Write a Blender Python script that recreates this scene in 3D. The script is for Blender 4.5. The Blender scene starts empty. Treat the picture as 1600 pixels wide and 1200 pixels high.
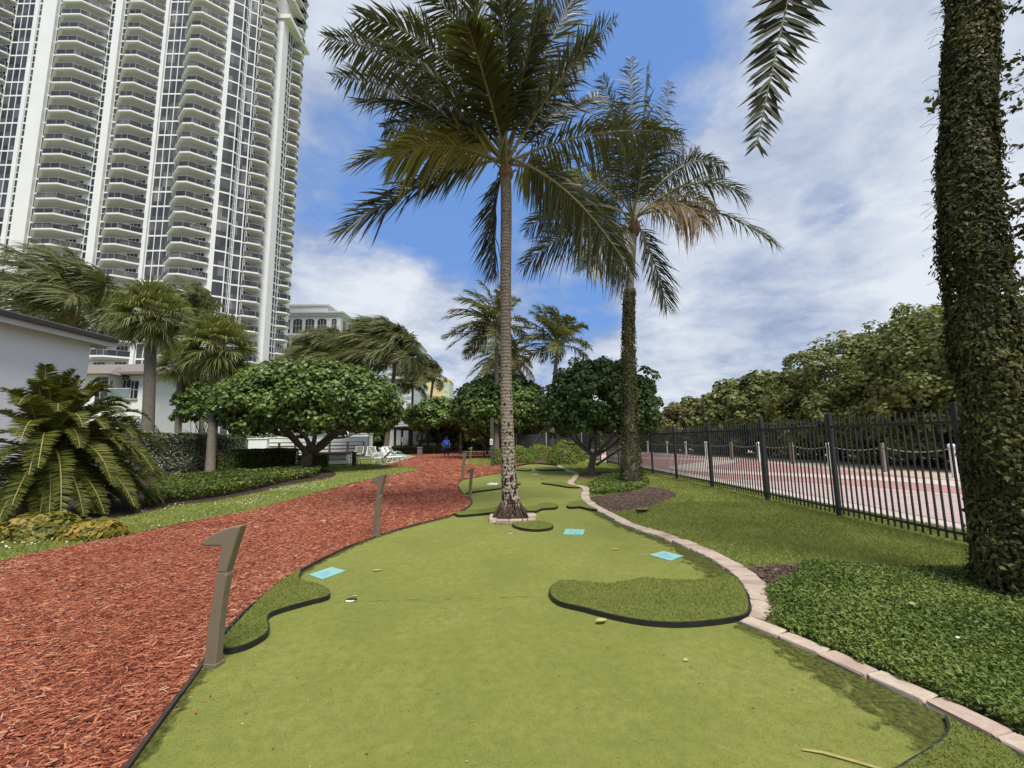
import bpy, bmesh, math, random
import numpy as np
from mathutils import Vector, Matrix
random.seed(5)
RG = np.random.default_rng(11)
SC = bpy.context.scene
COL = SC.collection
# ------------------------------------------------------------------ camera frame, used to read ground positions off the photo
F = 675.0; H = 1.45; PT = math.atan(87/F); RO = 0.011
sp, cp = math.sin(PT), math.cos(PT)
_r0 = np.array([1., 0, 0]); _u0 = np.array([0, -sp, cp]); FW = np.array([0, cp, sp])
RT = math.cos(RO)*_r0-math.sin(RO)*_u0; UP = math.sin(RO)*_r0+math.cos(RO)*_u0
CAM = np.array([0, 0, H])
def ray(u, v): return FW+(u-800)/F*RT-(v-600)/F*UP
def G(u, v, z=0.0):
    d = ray(u, v); return CAM+d*(z-H)/d[2]
def P(u, v, Y):
    d = ray(u, v); return CAM+d*Y/d[1]
A = lambda *a: np.array(a, float)
def nrm(v):
    v = np.asarray(v, float); return v/(np.linalg.norm(v, axis=-1, keepdims=True)+1e-12)
# ------------------------------------------------------------------ mesh builder
class MB:
    def __init__(s): s.v = []; s.f = []; s.n = 0
    def add(s, verts, faces, mat=0):
        verts = np.asarray(verts, np.float64).reshape(-1, 3)
        if isinstance(faces, np.ndarray):
            s.f.append((faces+s.n, mat))
        else:
            by = {}
            for f in faces: by.setdefault(len(f), []).append(f)
            for k, l in by.items(): s.f.append((np.array(l, np.int64)+s.n, mat))
        s.v.append(verts); s.n += len(verts)
    def build(s, name, mats, parent=None, smooth=False, loc=None, label=None, cat=None, group=None, kind=None):
        if not isinstance(mats, (list, tuple)): mats = [mats]
        V = np.concatenate(s.v) if s.v else np.zeros((0, 3))
        off = np.zeros(3)
        if parent is not None:
            p = parent; 
            while p is not None: off = off+np.array(p.location); p = p.parent
        if loc is not None: off = np.array(loc, float)
        me = bpy.data.meshes.new(name)
        me.vertices.add(len(V)); me.vertices.foreach_set('co', (V-off).astype(np.float32).ravel())
        nl = sum(f.size for f, m in s.f); nf = sum(len(f) for f, m in s.f)
        me.loops.add(nl); me.polygons.add(nf)
        if nf:
            me.loops.foreach_set('vertex_index', np.concatenate([f.ravel() for f, m in s.f]).astype(np.int32))
            tot = np.concatenate([np.full(len(f), f.shape[1]) for f, m in s.f]).astype(np.int32)
            st = np.concatenate([[0], np.cumsum(tot)[:-1]]).astype(np.int32)
            me.polygons.foreach_set('loop_start', st); me.polygons.foreach_set('loop_total', tot)
            me.polygons.foreach_set('material_index', np.concatenate([np.full(len(f), m) for f, m in s.f]).astype(np.int32))
            me.polygons.foreach_set('use_smooth', np.full(nf, bool(smooth)))
        for m in mats: me.materials.append(m)
        me.update(calc_edges=True)
        o = bpy.data.objects.new(name, me); COL.objects.link(o)
        if parent is not None: o.parent = parent
        if loc is not None: o.location = loc
        return tag(o, label, cat, group, kind)
def tag(o, label=None, cat=None, group=None, kind=None):
    for k, val in (('label', label), ('category', cat), ('group', group), ('kind', kind)):
        if val: o[k] = val
    return o
def thing(name, loc, label, cat, group=None):
    o = bpy.data.objects.new(name, None); COL.objects.link(o); o.location = tuple(float(x) for x in loc)
    o.empty_display_size = .2
    return tag(o, label, cat, group)
def copy_tree(o, parent=None):
    c = o.copy(); COL.objects.link(c); c.parent = parent
    for ch in list(o.children): copy_tree(ch, c)
    return c
# ------------------------------------------------------------------ shapes
def box(mb, c, s, mat=0, rz=0.0, R=None):
    c = np.array(c, float); s = np.array(s, float)/2
    v = np.array([[x, y, z] for x in (-1, 1) for y in (-1, 1) for z in (-1, 1)])*s
    if rz: 
        ca, sa = math.cos(rz), math.sin(rz); v = v@np.array([[ca, sa, 0], [-sa, ca, 0], [0, 0, 1]])
    if R is not None: v = v@np.asarray(R).T
    mb.add(v+c, [(0, 1, 3, 2), (4, 6, 7, 5), (0, 4, 5, 1), (2, 3, 7, 6), (0, 2, 6, 4), (1, 5, 7, 3)], mat)
def box2(mb, a, b, mat=0):
    a = np.array(a, float); b = np.array(b, float); box(mb, (a+b)/2, np.abs(b-a), mat)
def bevbox(mb, c, s, bev, mat=0, rz=0.0, seg=2, jit=0):
    bm = bmesh.new(); bmesh.ops.create_cube(bm, size=1)
    for v in bm.verts: v.co = Vector((v.co.x*s[0], v.co.y*s[1], v.co.z*s[2]))
    bmesh.ops.bevel(bm, geom=bm.edges[:], offset=bev, segments=seg, affect='EDGES', profile=.6)
    bm.verts.index_update()
    v = np.array([x.co[:] for x in bm.verts])
    if jit: v = v+RG.normal(0, jit, v.shape)
    ca, sa = math.cos(rz), math.sin(rz); v = v@np.array([[ca, sa, 0], [-sa, ca, 0], [0, 0, 1]])
    fs = [[x.index for x in f.verts] for f in bm.faces]; bm.free()
    mb.add(v+np.array(c), fs, mat)
def tube(mb, pts, rad, n=8, mat=0, cap=True, sq=None):
    pts = np.asarray(pts, float); k = len(pts)
    rad = np.broadcast_to(np.asarray(rad, float), (k,))
    t = np.gradient(pts, axis=0); t = nrm(t)
    ref = A(0, 0, 1) if abs(t[:, 2]).mean() < .8 else A(1, 0, 0)
    a = nrm(np.cross(t, ref)); b = np.cross(t, a)
    th = np.arange(n)/n*2*math.pi
    v = pts[:, None]+rad[:, None, None]*(np.cos(th)[None, :, None]*a[:, None]+np.sin(th)[None, :, None]*b[:, None]*(1 if sq is None else sq))
    i = np.arange(k-1)[:, None]*n; j = np.arange(n)[None]; j2 = (j+1) % n
    f = np.stack([i+j, i+j2, i+n+j2, i+n+j], -1).reshape(-1, 4)
    mb.add(v.reshape(-1, 3), f, mat)
    if cap:
        mb.add(v[0], [tuple(range(n))], mat); mb.add(v[-1], [tuple(range(n-1, -1, -1))], mat)
def prism(mb, out, z0, z1, mat=0, matside=None, top=True, bottom=True):
    out = np.asarray(out, float)[:, :2]; n = len(out)
    area = 0.5*np.sum(out[:, 0]*np.roll(out[:, 1], -1)-np.roll(out[:, 0], -1)*out[:, 1])
    if area < 0: out = out[::-1]
    ms = mat if matside is None else matside
    z0 = np.broadcast_to(z0, (n,)); z1 = np.broadcast_to(z1, (n,))
    lo = np.column_stack([out, z0]); hi = np.column_stack([out, z1])
    j = np.arange(n); j2 = (j+1) % n
    mb.add(np.concatenate([lo, hi]), np.stack([j, j2, j2+n, j+n], -1), ms)
    def cap(v, flip):
        bm = bmesh.new(); vs = [bm.verts.new(x) for x in v]; 
        f = bm.faces.new(vs); f.normal_update(); tri = bmesh.ops.triangulate(bm, faces=[f], ngon_method='EAR_CLIP')['faces']
        bm.verts.index_update(); fs = [[x.index for x in g.verts] for g in tri]; bm.free()
        if flip: fs = [q[::-1] for q in fs]
        mb.add(v, fs, mat)
    if top: cap(hi, False)
    if bottom: cap(lo, True)
def sheet(mb, out, z, mat=0):
    out = np.asarray(out, float)[:, :2]
    bm = bmesh.new(); vs = [bm.verts.new((x[0], x[1], z)) for x in out]
    f = bm.faces.new(vs); f.normal_update()
    if f.normal.z < 0: f.normal_flip()
    tri = bmesh.ops.triangulate(bm, faces=[f], ngon_method='EAR_CLIP')['faces']
    bm.verts.index_update(); bm.verts.ensure_lookup_table()
    mb.add(np.array([v.co[:] for v in bm.verts]), [[x.index for x in g.verts] for g in tri], mat); bm.free()
def smooth_line(pts, step=.15, closed=False):
    p = np.asarray(pts, float); n = len(p); res = []
    rng = range(n if closed else n-1)
    for i in rng:
        if closed: a, b, c, d = p[(i-1) % n], p[i], p[(i+1) % n], p[(i+2) % n]
        else: a, b, c, d = p[max(i-1, 0)], p[i], p[i+1], p[min(i+2, n-1)]
        L = np.linalg.norm(c-b); k = int(min(max(1, round(L/step)), 40))
        # centripetal-ish: clamp tangents
        m1 = (c-a)/2; m2 = (d-b)/2
        for m in (m1, m2):
            q = np.linalg.norm(m)
            if q > L: m *= L/q
        for t in np.arange(k)/k:
            h = (2*t**3-3*t**2+1)*b+(t**3-2*t**2+t)*m1+(-2*t**3+3*t**2)*c+(t**3-t**2)*m2
            res.append(h)
    if not closed: res.append(p[-1])
    return np.array(res)
def GL(px): return np.array([G(u, v)[:2] for u, v in px])
def inside(poly, xy):
    x, y = xy[:, 0], xy[:, 1]; r = np.zeros(len(xy), bool); n = len(poly); j = n-1
    for i in range(n):
        xi, yi = poly[i]; xj, yj = poly[j]
        c = ((yi > y) != (yj > y)) & (x < (xj-xi)*(y-yi)/(yj-yi+1e-12)+xi); r ^= c; j = i
    return r
def bez(c, t):
    c = np.asarray(c, float); t = np.asarray(t)[:, None]
    return (1-t)**3*c[0]+3*(1-t)**2*t*c[1]+3*(1-t)*t**2*c[2]+t**3*c[3]
# ---- leaf clouds
T_ROUND = np.array([[-.5, 0], [-.32, .38], [.1, .5], [.45, .28], [.45, -.28], [.1, -.5], [-.32, -.38]])
T_OVAL = np.array([[-.5, 0], [-.1, .24], [.5, 0], [-.1, -.24]])
T_IVY = np.array([[-.5, 0], [-.25, .3], [.1, .22], [.6, 0], [.1, -.22], [-.25, -.3]])
def leaves(mb, pos, nr, size, tmpl, dirv=None, fold=.25, mat=0):
    N = len(pos); nr = nrm(nr)
    if dirv is None: dirv = RG.normal(size=(N, 3))
    t = nrm(dirv-(dirv*nr).sum(1, keepdims=True)*nr); b = np.cross(nr, t)
    s = np.broadcast_to(size, (N,))[:, None, None]
    tx = tmpl[None, :, 0, None]; ty = tmpl[None, :, 1, None]
    v = pos[:, None]+s*(tx*t[:, None]+ty*b[:, None]+fold*np.abs(ty)*nr[:, None]-fold*.5*tx*tx*nr[:, None])
    k = len(tmpl)
    mb.add(v.reshape(-1, 3), np.arange(N*k).reshape(N, k), mat)
def sph(N):
    return nrm(RG.normal(size=(N, 3)))
# ------------------------------------------------------------------ materials
def newmat(name):
    m = bpy.data.materials.new(name); m.use_nodes = True; nt = m.node_tree; nt.nodes.clear()
    o = nt.nodes.new('ShaderNodeOutputMaterial'); b = nt.nodes.new('ShaderNodeBsdfPrincipled')
    nt.links.new(b.outputs[0], o.inputs[0]); return m, nt, b, o
def col4(c): return (c[0], c[1], c[2], 1)
def noise(nt, co, scale, detail=4, rough=.55, dist=0):
    n = nt.nodes.new('ShaderNodeTexNoise'); n.inputs['Scale'].default_value = scale; n.inputs['Detail'].default_value = detail
    n.inputs['Roughness'].default_value = rough; n.inputs['Distortion'].default_value = dist
    if co is not None: nt.links.new(co, n.inputs['Vector'])
    return n.outputs['Fac']
def ramp(nt, fac, stops, interp='LINEAR'):
    r = nt.nodes.new('ShaderNodeValToRGB'); e = r.color_ramp; e.interpolation = interp
    while len(e.elements) < len(stops): e.elements.new(.5)
    for el, (p, c) in zip(e.elements, stops): el.position = p; el.color = col4(c) if not np.isscalar(c) else (c, c, c, 1)
    nt.links.new(fac, r.inputs[0]); return r.outputs[0]
def mixc(nt, f, a, b, mode='MIX'):
    n = nt.nodes.new('ShaderNodeMix'); n.data_type = 'RGBA'; n.blend_type = mode
    for sock, val in ((n.inputs[0], f), (n.inputs[6], a), (n.inputs[7], b)):
        if hasattr(val, 'is_output'): nt.links.new(val, sock)
        elif np.isscalar(val): sock.default_value = val
        else: sock.default_value = col4(val)
    return n.outputs[2]
def mth(nt, op, a, b=None, clamp=False):
    n = nt.nodes.new('ShaderNodeMath'); n.operation = op; n.use_clamp = clamp
    for i, val in enumerate((a, b)):
        if val is None: continue
        if hasattr(val, 'is_output'): nt.links.new(val, n.inputs[i])
        else: n.inputs[i].default_value = val
    return n.outputs[0]
def mapr(nt, val, a, b, c=0., d=1.):
    n = nt.nodes.new('ShaderNodeMapRange'); nt.links.new(val, n.inputs[0])
    for i, x in enumerate((a, b, c, d)): n.inputs[i+1].default_value = x
    return n.outputs[0]
def geopos(nt): return nt.nodes.new('ShaderNodeNewGeometry').outputs['Position']
def objco(nt): return nt.nodes.new('ShaderNodeTexCoord').outputs['Object']
def setbump(nt, b, h, strength=.3, dist=.01):
    n = nt.nodes.new('ShaderNodeBump'); n.inputs['Strength'].default_value = strength; n.inputs['Distance'].default_value = dist
    nt.links.new(h, n.inputs['Height']); nt.links.new(n.outputs[0], b.inputs['Normal'])
def mk(name, c1, c2=None, scale=6, rough=.7, bump=0, bscale=60, spec=.3, metal=0, big=None, bdist=.01, world=True):
    m, nt, b, o = newmat(name); co = geopos(nt) if world else objco(nt)
    c2 = c2 if c2 is not None else tuple(x*.8 for x in c1)
    f = noise(nt, co, scale, 5, .6)
    c = ramp(nt, f, [(.32, c1), (.68, c2)])
    if big is not None:
        c = mixc(nt, mapr(nt, noise(nt, co, scale*.13, 3), .45, .7), c, big)
    nt.links.new(c, b.inputs['Base Color']); b.inputs['Roughness'].default_value = rough
    b.inputs['Specular IOR Level'].default_value = spec; b.inputs['Metallic'].default_value = metal
    if bump: setbump(nt, b, noise(nt, co, bscale, 4, .6), bump, bdist)
    return m
def mkleaf(name, stops, rough=.5, trans=.25, spec=.3, big=0.25, bigscale=1.2):
    """Each leaf (mesh island) takes its own colour off the ramp; a soft patchiness over the plant on top."""
    m, nt, b, o = newmat(name)
    g = nt.nodes.new('ShaderNodeNewGeometry')
    n = noise(nt, g.outputs['Position'], bigscale, 3)
    f = mth(nt, 'ADD', mth(nt, 'MULTIPLY', g.outputs['Random Per Island'], 1-big), mth(nt, 'MULTIPLY', mapr(nt, n, .3, .7), big))
    c = ramp(nt, f, stops)
    nt.links.new(c, b.inputs['Base Color']); b.inputs['Roughness'].default_value = rough
    b.inputs['Specular IOR Level'].default_value = spec
    if trans:
        t = nt.nodes.new('ShaderNodeBsdfTranslucent'); nt.links.new(mixc(nt, .5, c, (.30, .34, .03), 'MIX'), t.inputs[0])
        mx = nt.nodes.new('ShaderNodeMixShader'); mx.inputs[0].default_value = trans
        nt.links.new(b.outputs[0], mx.inputs[1]); nt.links.new(t.outputs[0], mx.inputs[2]); nt.links.new(mx.outputs[0], o.inputs[0])
    return m
def mkglass(name, c1, c2, rough=.08, scale=.3, cell=None):
    m, nt, b, o = newmat(name); f = noise(nt, geopos(nt), scale, 2)
    if cell:          # every pane gets its own tint: drawn blinds, dark rooms, reflections
        vm = nt.nodes.new('ShaderNodeVectorMath'); vm.operation = 'DIVIDE'; nt.links.new(geopos(nt), vm.inputs[0]); vm.inputs[1].default_value = cell
        v2 = nt.nodes.new('ShaderNodeVectorMath'); v2.operation = 'FLOOR'; nt.links.new(vm.outputs[0], v2.inputs[0])
        wn = nt.nodes.new('ShaderNodeTexWhiteNoise'); nt.links.new(v2.outputs[0], wn.inputs['Vector'])
        f = mth(nt, 'ADD', mth(nt, 'MULTIPLY', f, .5), mth(nt, 'MULTIPLY', wn.outputs['Value'], .5))
    c = ramp(nt, f, [(.28, c1), (.62, c2)]+([(.74, tuple(x*2.2 for x in c2))] if cell else []))
    nt.links.new(c, b.inputs['Base Color']); b.inputs['Roughness'].default_value = rough; b.inputs['Specular IOR Level'].default_value = .5
    return m
# ================================================================== camera, sky, sun
cam = bpy.data.cameras.new('camera'); camo = bpy.data.objects.new('camera', cam); COL.objects.link(camo); SC.camera = camo
cam.sensor_width = 36; cam.lens = 36*F/1600; cam.clip_start = .05; cam.clip_end = 6000
M4 = Matrix.Identity(4)
for i in range(3): M4[i][0] = RT[i]; M4[i][1] = UP[i]; M4[i][2] = -FW[i]; M4[i][3] = CAM[i]
camo.matrix_world = M4
SC.view_settings.view_transform = 'Standard'; SC.view_settings.look = 'None'; SC.view_settings.exposure = 0.2; SC.view_settings.gamma = 1
SC.render.engine = 'CYCLES'; SC.cycles.use_denoising = True
SC.cycles.max_bounces = 6; SC.cycles.diffuse_bounces = 3; SC.cycles.transparent_max_bounces = 6
SUN_EL, SUN_AZ = math.radians(62), math.radians(160)      # azimuth from +Y clockwise: the sun stands left and behind the camera
sd = A(math.sin(SUN_AZ)*math.cos(SUN_EL), math.cos(SUN_AZ)*math.cos(SUN_EL), math.sin(SUN_EL))
sl = bpy.data.lights.new('sun', 'SUN'); sl.energy = 4.4; sl.angle = math.radians(24); sl.color = (1, .95, .86)
so = bpy.data.objects.new('sun', sl); COL.objects.link(so); so.location = (0, 0, 60)
so.rotation_euler = Vector((-sd[0], -sd[1], -sd[2])).to_track_quat('-Z', 'Y').to_euler()
W = bpy.data.worlds.new('World'); SC.world = W; W.use_nodes = True
nt = W.node_tree; nt.nodes.clear()
wo = nt.nodes.new('ShaderNodeOutputWorld'); bg = nt.nodes.new('ShaderNodeBackground'); nt.links.new(bg.outputs[0], wo.inputs[0])
sky = nt.nodes.new('ShaderNodeTexSky'); sky.sky_type = 'NISHITA'; sky.sun_disc = False
sky.sun_elevation = SUN_EL; sky.sun_rotation = SUN_AZ
tc = nt.nodes.new('ShaderNodeTexCoord'); dirn = tc.outputs['Generated']
sx = nt.nodes.new('ShaderNodeSeparateXYZ'); nt.links.new(dirn, sx.inputs[0])
zz = mth(nt, 'ADD', mth(nt, 'MAXIMUM', sx.outputs[2], 0.0), .22)
cx = nt.nodes.new('ShaderNodeCombineXYZ'); nt.links.new(mth(nt, 'DIVIDE', sx.outputs[0], zz), cx.inputs[0]); nt.links.new(mth(nt, 'DIVIDE', sx.outputs[1], zz), cx.inputs[1])
pc = cx.outputs[0]
cov = mth(nt, 'ADD', mth(nt, 'MULTIPLY', noise(nt, pc, 1.9, 10, .60, .1), .72), mth(nt, 'MULTIPLY', noise(nt, pc, 5.5, 8, .65), .28))
def blob(u, v, rad, amt):
    d = nrm(ray(u, v)); vm = nt.nodes.new('ShaderNodeVectorMath'); vm.operation = 'DOT_PRODUCT'
    nt.links.new(dirn, vm.inputs[0]); vm.inputs[1].default_value = d
    n = nt.nodes.new('ShaderNodeMapRange'); n.interpolation_type = 'SMOOTHSTEP'; nt.links.new(vm.outputs['Value'], n.inputs[0])
    n.inputs[1].default_value = math.cos(math.radians(rad)); n.inputs[2].default_value = math.cos(math.radians(rad*.1)); n.inputs[3].default_value = 0; n.inputs[4].default_value = amt
    return n.outputs[0]
for a in ((590, 290, 15, -.26), (740, 330, 13, -.18), (985, 120, 17, -.30), (500, 80, 18, .16), (1180, 120, 14, .14),  (880, 470, 9, -.13), (500, 110, 12, .02), (1350, 220, 30, .12), (1290, 325, 4, -.22),
          (1220, 430, 18, .10), (580, 460, 10, .16), (1060, 640, 12, .12), (1150, 560, 12, .06), (470, 540, 8, -.05), (1560, 500, 16, .12), (690, 620, 10, .08), (1010, 20, 8, -.10), (900, 330, 8, -.14), (650, 470, 9, .10)):
    cov = mth(nt, 'ADD', cov, blob(*a))
cov = mth(nt, 'ADD', cov, .10)
mask = mapr(nt, cov, .43, .60); mask = mth(nt, 'MINIMUM', mask, 1.0)
sh = mth(nt, 'ADD', mth(nt, 'MULTIPLY', noise(nt, pc, 3.6, 9, .64, .2), .75), mth(nt, 'MULTIPLY', mapr(nt, cov, .5, .75), .25))
for a in ((1580, 400, 12, .16), (1000, 600, 16, .10), (600, 400, 8, .14), (560, 560, 14, .06), (1130, 560, 15, -.10), (1230, 470, 12, -.05), (1250, 300, 12, -.05), (480, 130, 14, -.06), (1180, 90, 14, .03)):
    sh = mth(nt, 'ADD', sh, blob(*a))
ccol = ramp(nt, sh, [(.26, (2.2, 3.0, 4.7)), (.44, (3.6, 4.3, 5.8)), (.58, (5.1, 5.7, 6.8)), (.76, (6.9, 7.3, 7.9))])
blue = mixc(nt, .75, mixc(nt, 1.0, sky.outputs[0], (.75, .95, 1.3), 'MULTIPLY'), (1.6, 3.2, 6.9))
skc = mixc(nt, mask, blue, ccol)
nt.links.new(skc, bg.inputs[0]); bg.inputs[1].default_value = .1
# ================================================================== ground sheets
m_ground = mk('grass_ground', (.15, .185, .045), (.23, .25, .075), 9, .9, .6, 90, .1, big=(.19, .225, .06))
mb = MB(); mb.add([(-900, -200, 0), (900, -200, 0), (900, 1600, 0), (-900, 1600, 0)], [(0, 1, 2, 3)])
mb.build('ground', m_ground, kind='structure')
m_bounce = mk('pale_bounce', (.40, .39, .37), (.46, .45, .43), 1, .9)
mb = MB(); mb.add([(-160, 60, .01), (-44, 60, .01), (-44, 125, .01), (-160, 125, .01)], [(0, 1, 2, 3)]); mb.build('bounce_ground', m_bounce, kind='structure')  # pale sheet added round the tower to bounce neutral light onto its balconies
# --- artificial turf of the putting green
m, nt, b, o = newmat('putting_turf'); m_turf = m
co = geopos(nt)
f1 = noise(nt, co, 1.1, 5, .6, .6); f2 = noise(nt, co, 14, 4, .7); f3 = noise(nt, co, 160, 3, .7)
c = ramp(nt, f1, [(.28, (.172, .190, .046)), (.5, (.212, .224, .056)), (.72, (.252, .254, .074))])
c = mixc(nt, mapr(nt, f2, .35, .75), c, (.15, .172, .040)); c = mixc(nt, mapr(nt, f3, .45, .75, 0, .5), c, (.12, .138, .028))
c = mixc(nt, mapr(nt, noise(nt, co, 2.6, 6, .7, 1.2), .56, .72, 0, .35), c, (.28, .265, .10))
sxy = nt.nodes.new('ShaderNodeSeparateXYZ'); nt.links.new(co, sxy.inputs[0])
def seam(nt, c, p, q, w, colr, amt):
    p = A(*p); q = A(*q); n = A(-(q-p)[1], (q-p)[0]); n = n/np.linalg.norm(n); d = float(n@p)
    s_ = mth(nt, 'ADD', mth(nt, 'MULTIPLY', sxy.outputs[0], float(n[0])), mth(nt, 'MULTIPLY', sxy.outputs[1], float(n[1])))
    dist = mth(nt, 'ABSOLUTE', mth(nt, 'SUBTRACT', mth(nt, 'ADD', s_, mth(nt, 'MULTIPLY', mth(nt, 'SUBTRACT', noise(nt, co, 5, 3), .5), .03)), d))
    return mixc(nt, mth(nt, 'MULTIPLY', mapr(nt, dist, w, w*.2), mapr(nt, noise(nt, co, 7, 3), .42, .62, 0, amt)), c, colr)
c = seam(nt, c, G(490, 945)[:2], G(760, 937)[:2], .014, (.05, .06, .012), .9)
nt.links.new(c, b.inputs['Base Color']); b.inputs['Roughness'].default_value = .95; b.inputs['Specular IOR Level'].default_value = .12
setbump(nt, b, mth(nt, 'ADD', f3, mth(nt, 'MULTIPLY', noise(nt, co, 420, 2, .7), .8)), .5, .006)
left_px = [(318, 1042), (345, 1000), (400, 945), (470, 897), (535, 862), (590, 840), (650, 822), (700, 809), (722, 801), (735, 791), (737.5, 786), (735, 782), (725.7, 774.7), (717.5, 765), (716, 757), (723, 751), (738.5, 748), (758, 744), (784, 739.7), (796, 736), (808, 729.5)]
top_px = [(825, 726.4), (843, 726), (859, 727.3), (870, 729)]
curbA_px = [(870, 729), (883, 736), (896.5, 740.5), (893.5, 749.5), (887.5, 755.5), (892, 760), (907, 763.5), (911.5, 768), (908.5, 776), (910, 783), (919, 791.5), (934, 801), (955, 812.5), (985, 827), (1030, 843), (1060, 854), (1090, 868), (1127.5, 889), (1153, 909), (1168, 929.5), (1175, 952), (1172, 969), (1157, 979)]
curbB_px = [(1157, 979), (1200, 996), (1242, 1013), (1296, 1038.5), (1355.5, 1067), (1426, 1101), (1508.5, 1140.5), (1585, 1180), (1700, 1240)]
Ledge = smooth_line(GL([(120, 1330), (205, 1200), (262, 1120)]+left_px), .1)
topE = smooth_line(GL([left_px[-1]]+top_px), .3)
curbA = smooth_line(GL(curbA_px), .1); curbB = smooth_line(GL(curbB_px), .1)
far = GL([(1700, 1240)])[0]
ext = np.array([far+(far-GL([(1585, 1180)])[0])*3, [3.2, -3], [-2.2, -3]])
TURF = np.concatenate([Ledge, topE[1:], curbA[1:], curbB[1:], ext])
mb = MB(); sheet(mb, TURF, .016); mb.build('putting_green', m_turf, kind='structure')
# moss and dirt that has crept in along the kerb, its own ragged sheet of stain on the turf
m, nt, b, o = newmat('turf_moss'); co = geopos(nt)
n1 = noise(nt, co, 7, 7, .72, .8)
nt.links.new(ramp(nt, noise(nt, co, 40, 4), [(.35, (.040, .045, .014)), (.65, (.105, .115, .03))]), b.inputs['Base Color']); b.inputs['Roughness'].default_value = 1; b.inputs['Specular IOR Level'].default_value = .05
uv = nt.nodes.new('ShaderNodeAttribute'); uv.attribute_name = 'edge'
al = mth(nt, 'MULTIPLY', mapr(nt, mth(nt, 'ADD', n1, mth(nt, 'MULTIPLY', uv.outputs['Fac'], .38)), .60, .76), .95)
tr = nt.nodes.new('ShaderNodeBsdfTransparent'); mx = nt.nodes.new('ShaderNodeMixShader'); nt.links.new(mth(nt, 'MINIMUM', mth(nt, 'MAXIMUM', al, 0.0), 1.0), mx.inputs[0]); nt.links.new(tr.outputs[0], mx.inputs[1]); nt.links.new(b.outputs[0], mx.inputs[2]); nt.links.new(mx.outputs[0], o.inputs[0])
m_moss = m
def moss_strip(line, w, sgn):
    t = nrm(np.gradient(line, axis=0)); nn = np.column_stack([-t[:, 1], t[:, 0]])*sgn
    w = np.broadcast_to(w, (len(line),))
    rows = [np.column_stack([line+nn*w[:, None]*k, np.full(len(line), .0205)]) for k in (0, .35, 1)]
    V = np.stack(rows, 1); n = len(line); i = np.arange(n-1)[:, None]*3; j = np.arange(2)[None]
    f = np.stack([i+j, i+j+1, i+j+4, i+j+3], -1).reshape(-1, 4)
    if sgn < 0: f = f[:, ::-1]
    mb = MB(); mb.add(V.reshape(-1, 3), f); ob = mb.build('moss_stain', m_moss, kind='structure')
    at = ob.data.attributes.new('edge', 'FLOAT', 'POINT'); at.data.foreach_set('value', np.tile([1., .65, 0.], n).astype(np.float32))
sB = np.clip(np.linspace(.12, .75, len(curbB)), 0, .6); moss_strip(curbB, sB, -1)
selA = curbA[(curbA[:, 1] < 9)]; moss_strip(selA, .22+.25*np.exp(-((selA[:, 1]-5.0)/.7)**2), -1)
moss_strip(Ledge[Ledge[:, 1] < 9], .10, -1)
# --- red bark path
m, nt, b, o = newmat('red_bark_bed'); co = geopos(nt)
mp = nt.nodes.new('ShaderNodeMapping'); mp.inputs['Scale'].default_value = (1, 2.2, 1); mp.inputs['Rotation'].default_value = (0, 0, .5); nt.links.new(co, mp.inputs[0])
vo = nt.nodes.new('ShaderNodeTexVoronoi'); vo.inputs['Scale'].default_value = 26; nt.links.new(mp.outputs[0], vo.inputs['Vector'])
sv = nt.nodes.new('ShaderNodeSeparateColor'); nt.links.new(vo.outputs['Color'], sv.inputs[0])
c = ramp(nt, sv.outputs[0], [(0, (.08, .02, .014)), (.3, (.22, .056, .028)), (.7, (.33, .105, .055)), (.95, (.37, .13, .095)), (1, (.42, .28, .20))])
c = mixc(nt, mapr(nt, noise(nt, co, .8, 4), .35, .75, 0, .35), c, (.24, .045, .03))
nt.links.new(c, b.inputs['Base Color']); b.inputs['Roughness'].default_value = .85; b.inputs['Specular IOR Level'].default_value = .2
setbump(nt, b, mth(nt, 'ADD', vo.outputs['Distance'], noise(nt, co, 60, 3)), .8, .02)
m_bark = m
path_l = [(0, 879), (62, 864), (125, 852), (225, 832), (300, 816), (400, 797), (462, 780), (525, 763), (587, 747.5), (644, 736.7), (660, 732.8)]
pL = smooth_line(GL(path_l), .2)
up_px = [(660, 732.8), (630, 729.5), (596, 728.4)]
pU = smooth_line(GL(up_px), .3)
PATH = np.concatenate([[[-14, 2.2], [-16, 5.4]], pL, pU[1:], GL([(647.5, 713.5), (640, 708.5), (700, 706.5), (790, 705), (830, 706), (835, 720)]), topE[::-1][-2:], Ledge[::-1], [[-2.0, -3], [-14, -3]]])
mb = MB(); sheet(mb, PATH, .009); mb.build('mulch_path', m_bark, kind='structure')
m_chip = mkleaf('red_wood_chip', [(0, (.055, .014, .010)), (.20, (.14, .032, .020)), (.46, (.31, .088, .044)), (.72, (.43, .155, .080)), (.85, (.48, .24, .145)), (.93, (.50, .36, .28)), (1, (.68, .58, .48))], .8, 0, .25, .22, .7)
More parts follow.
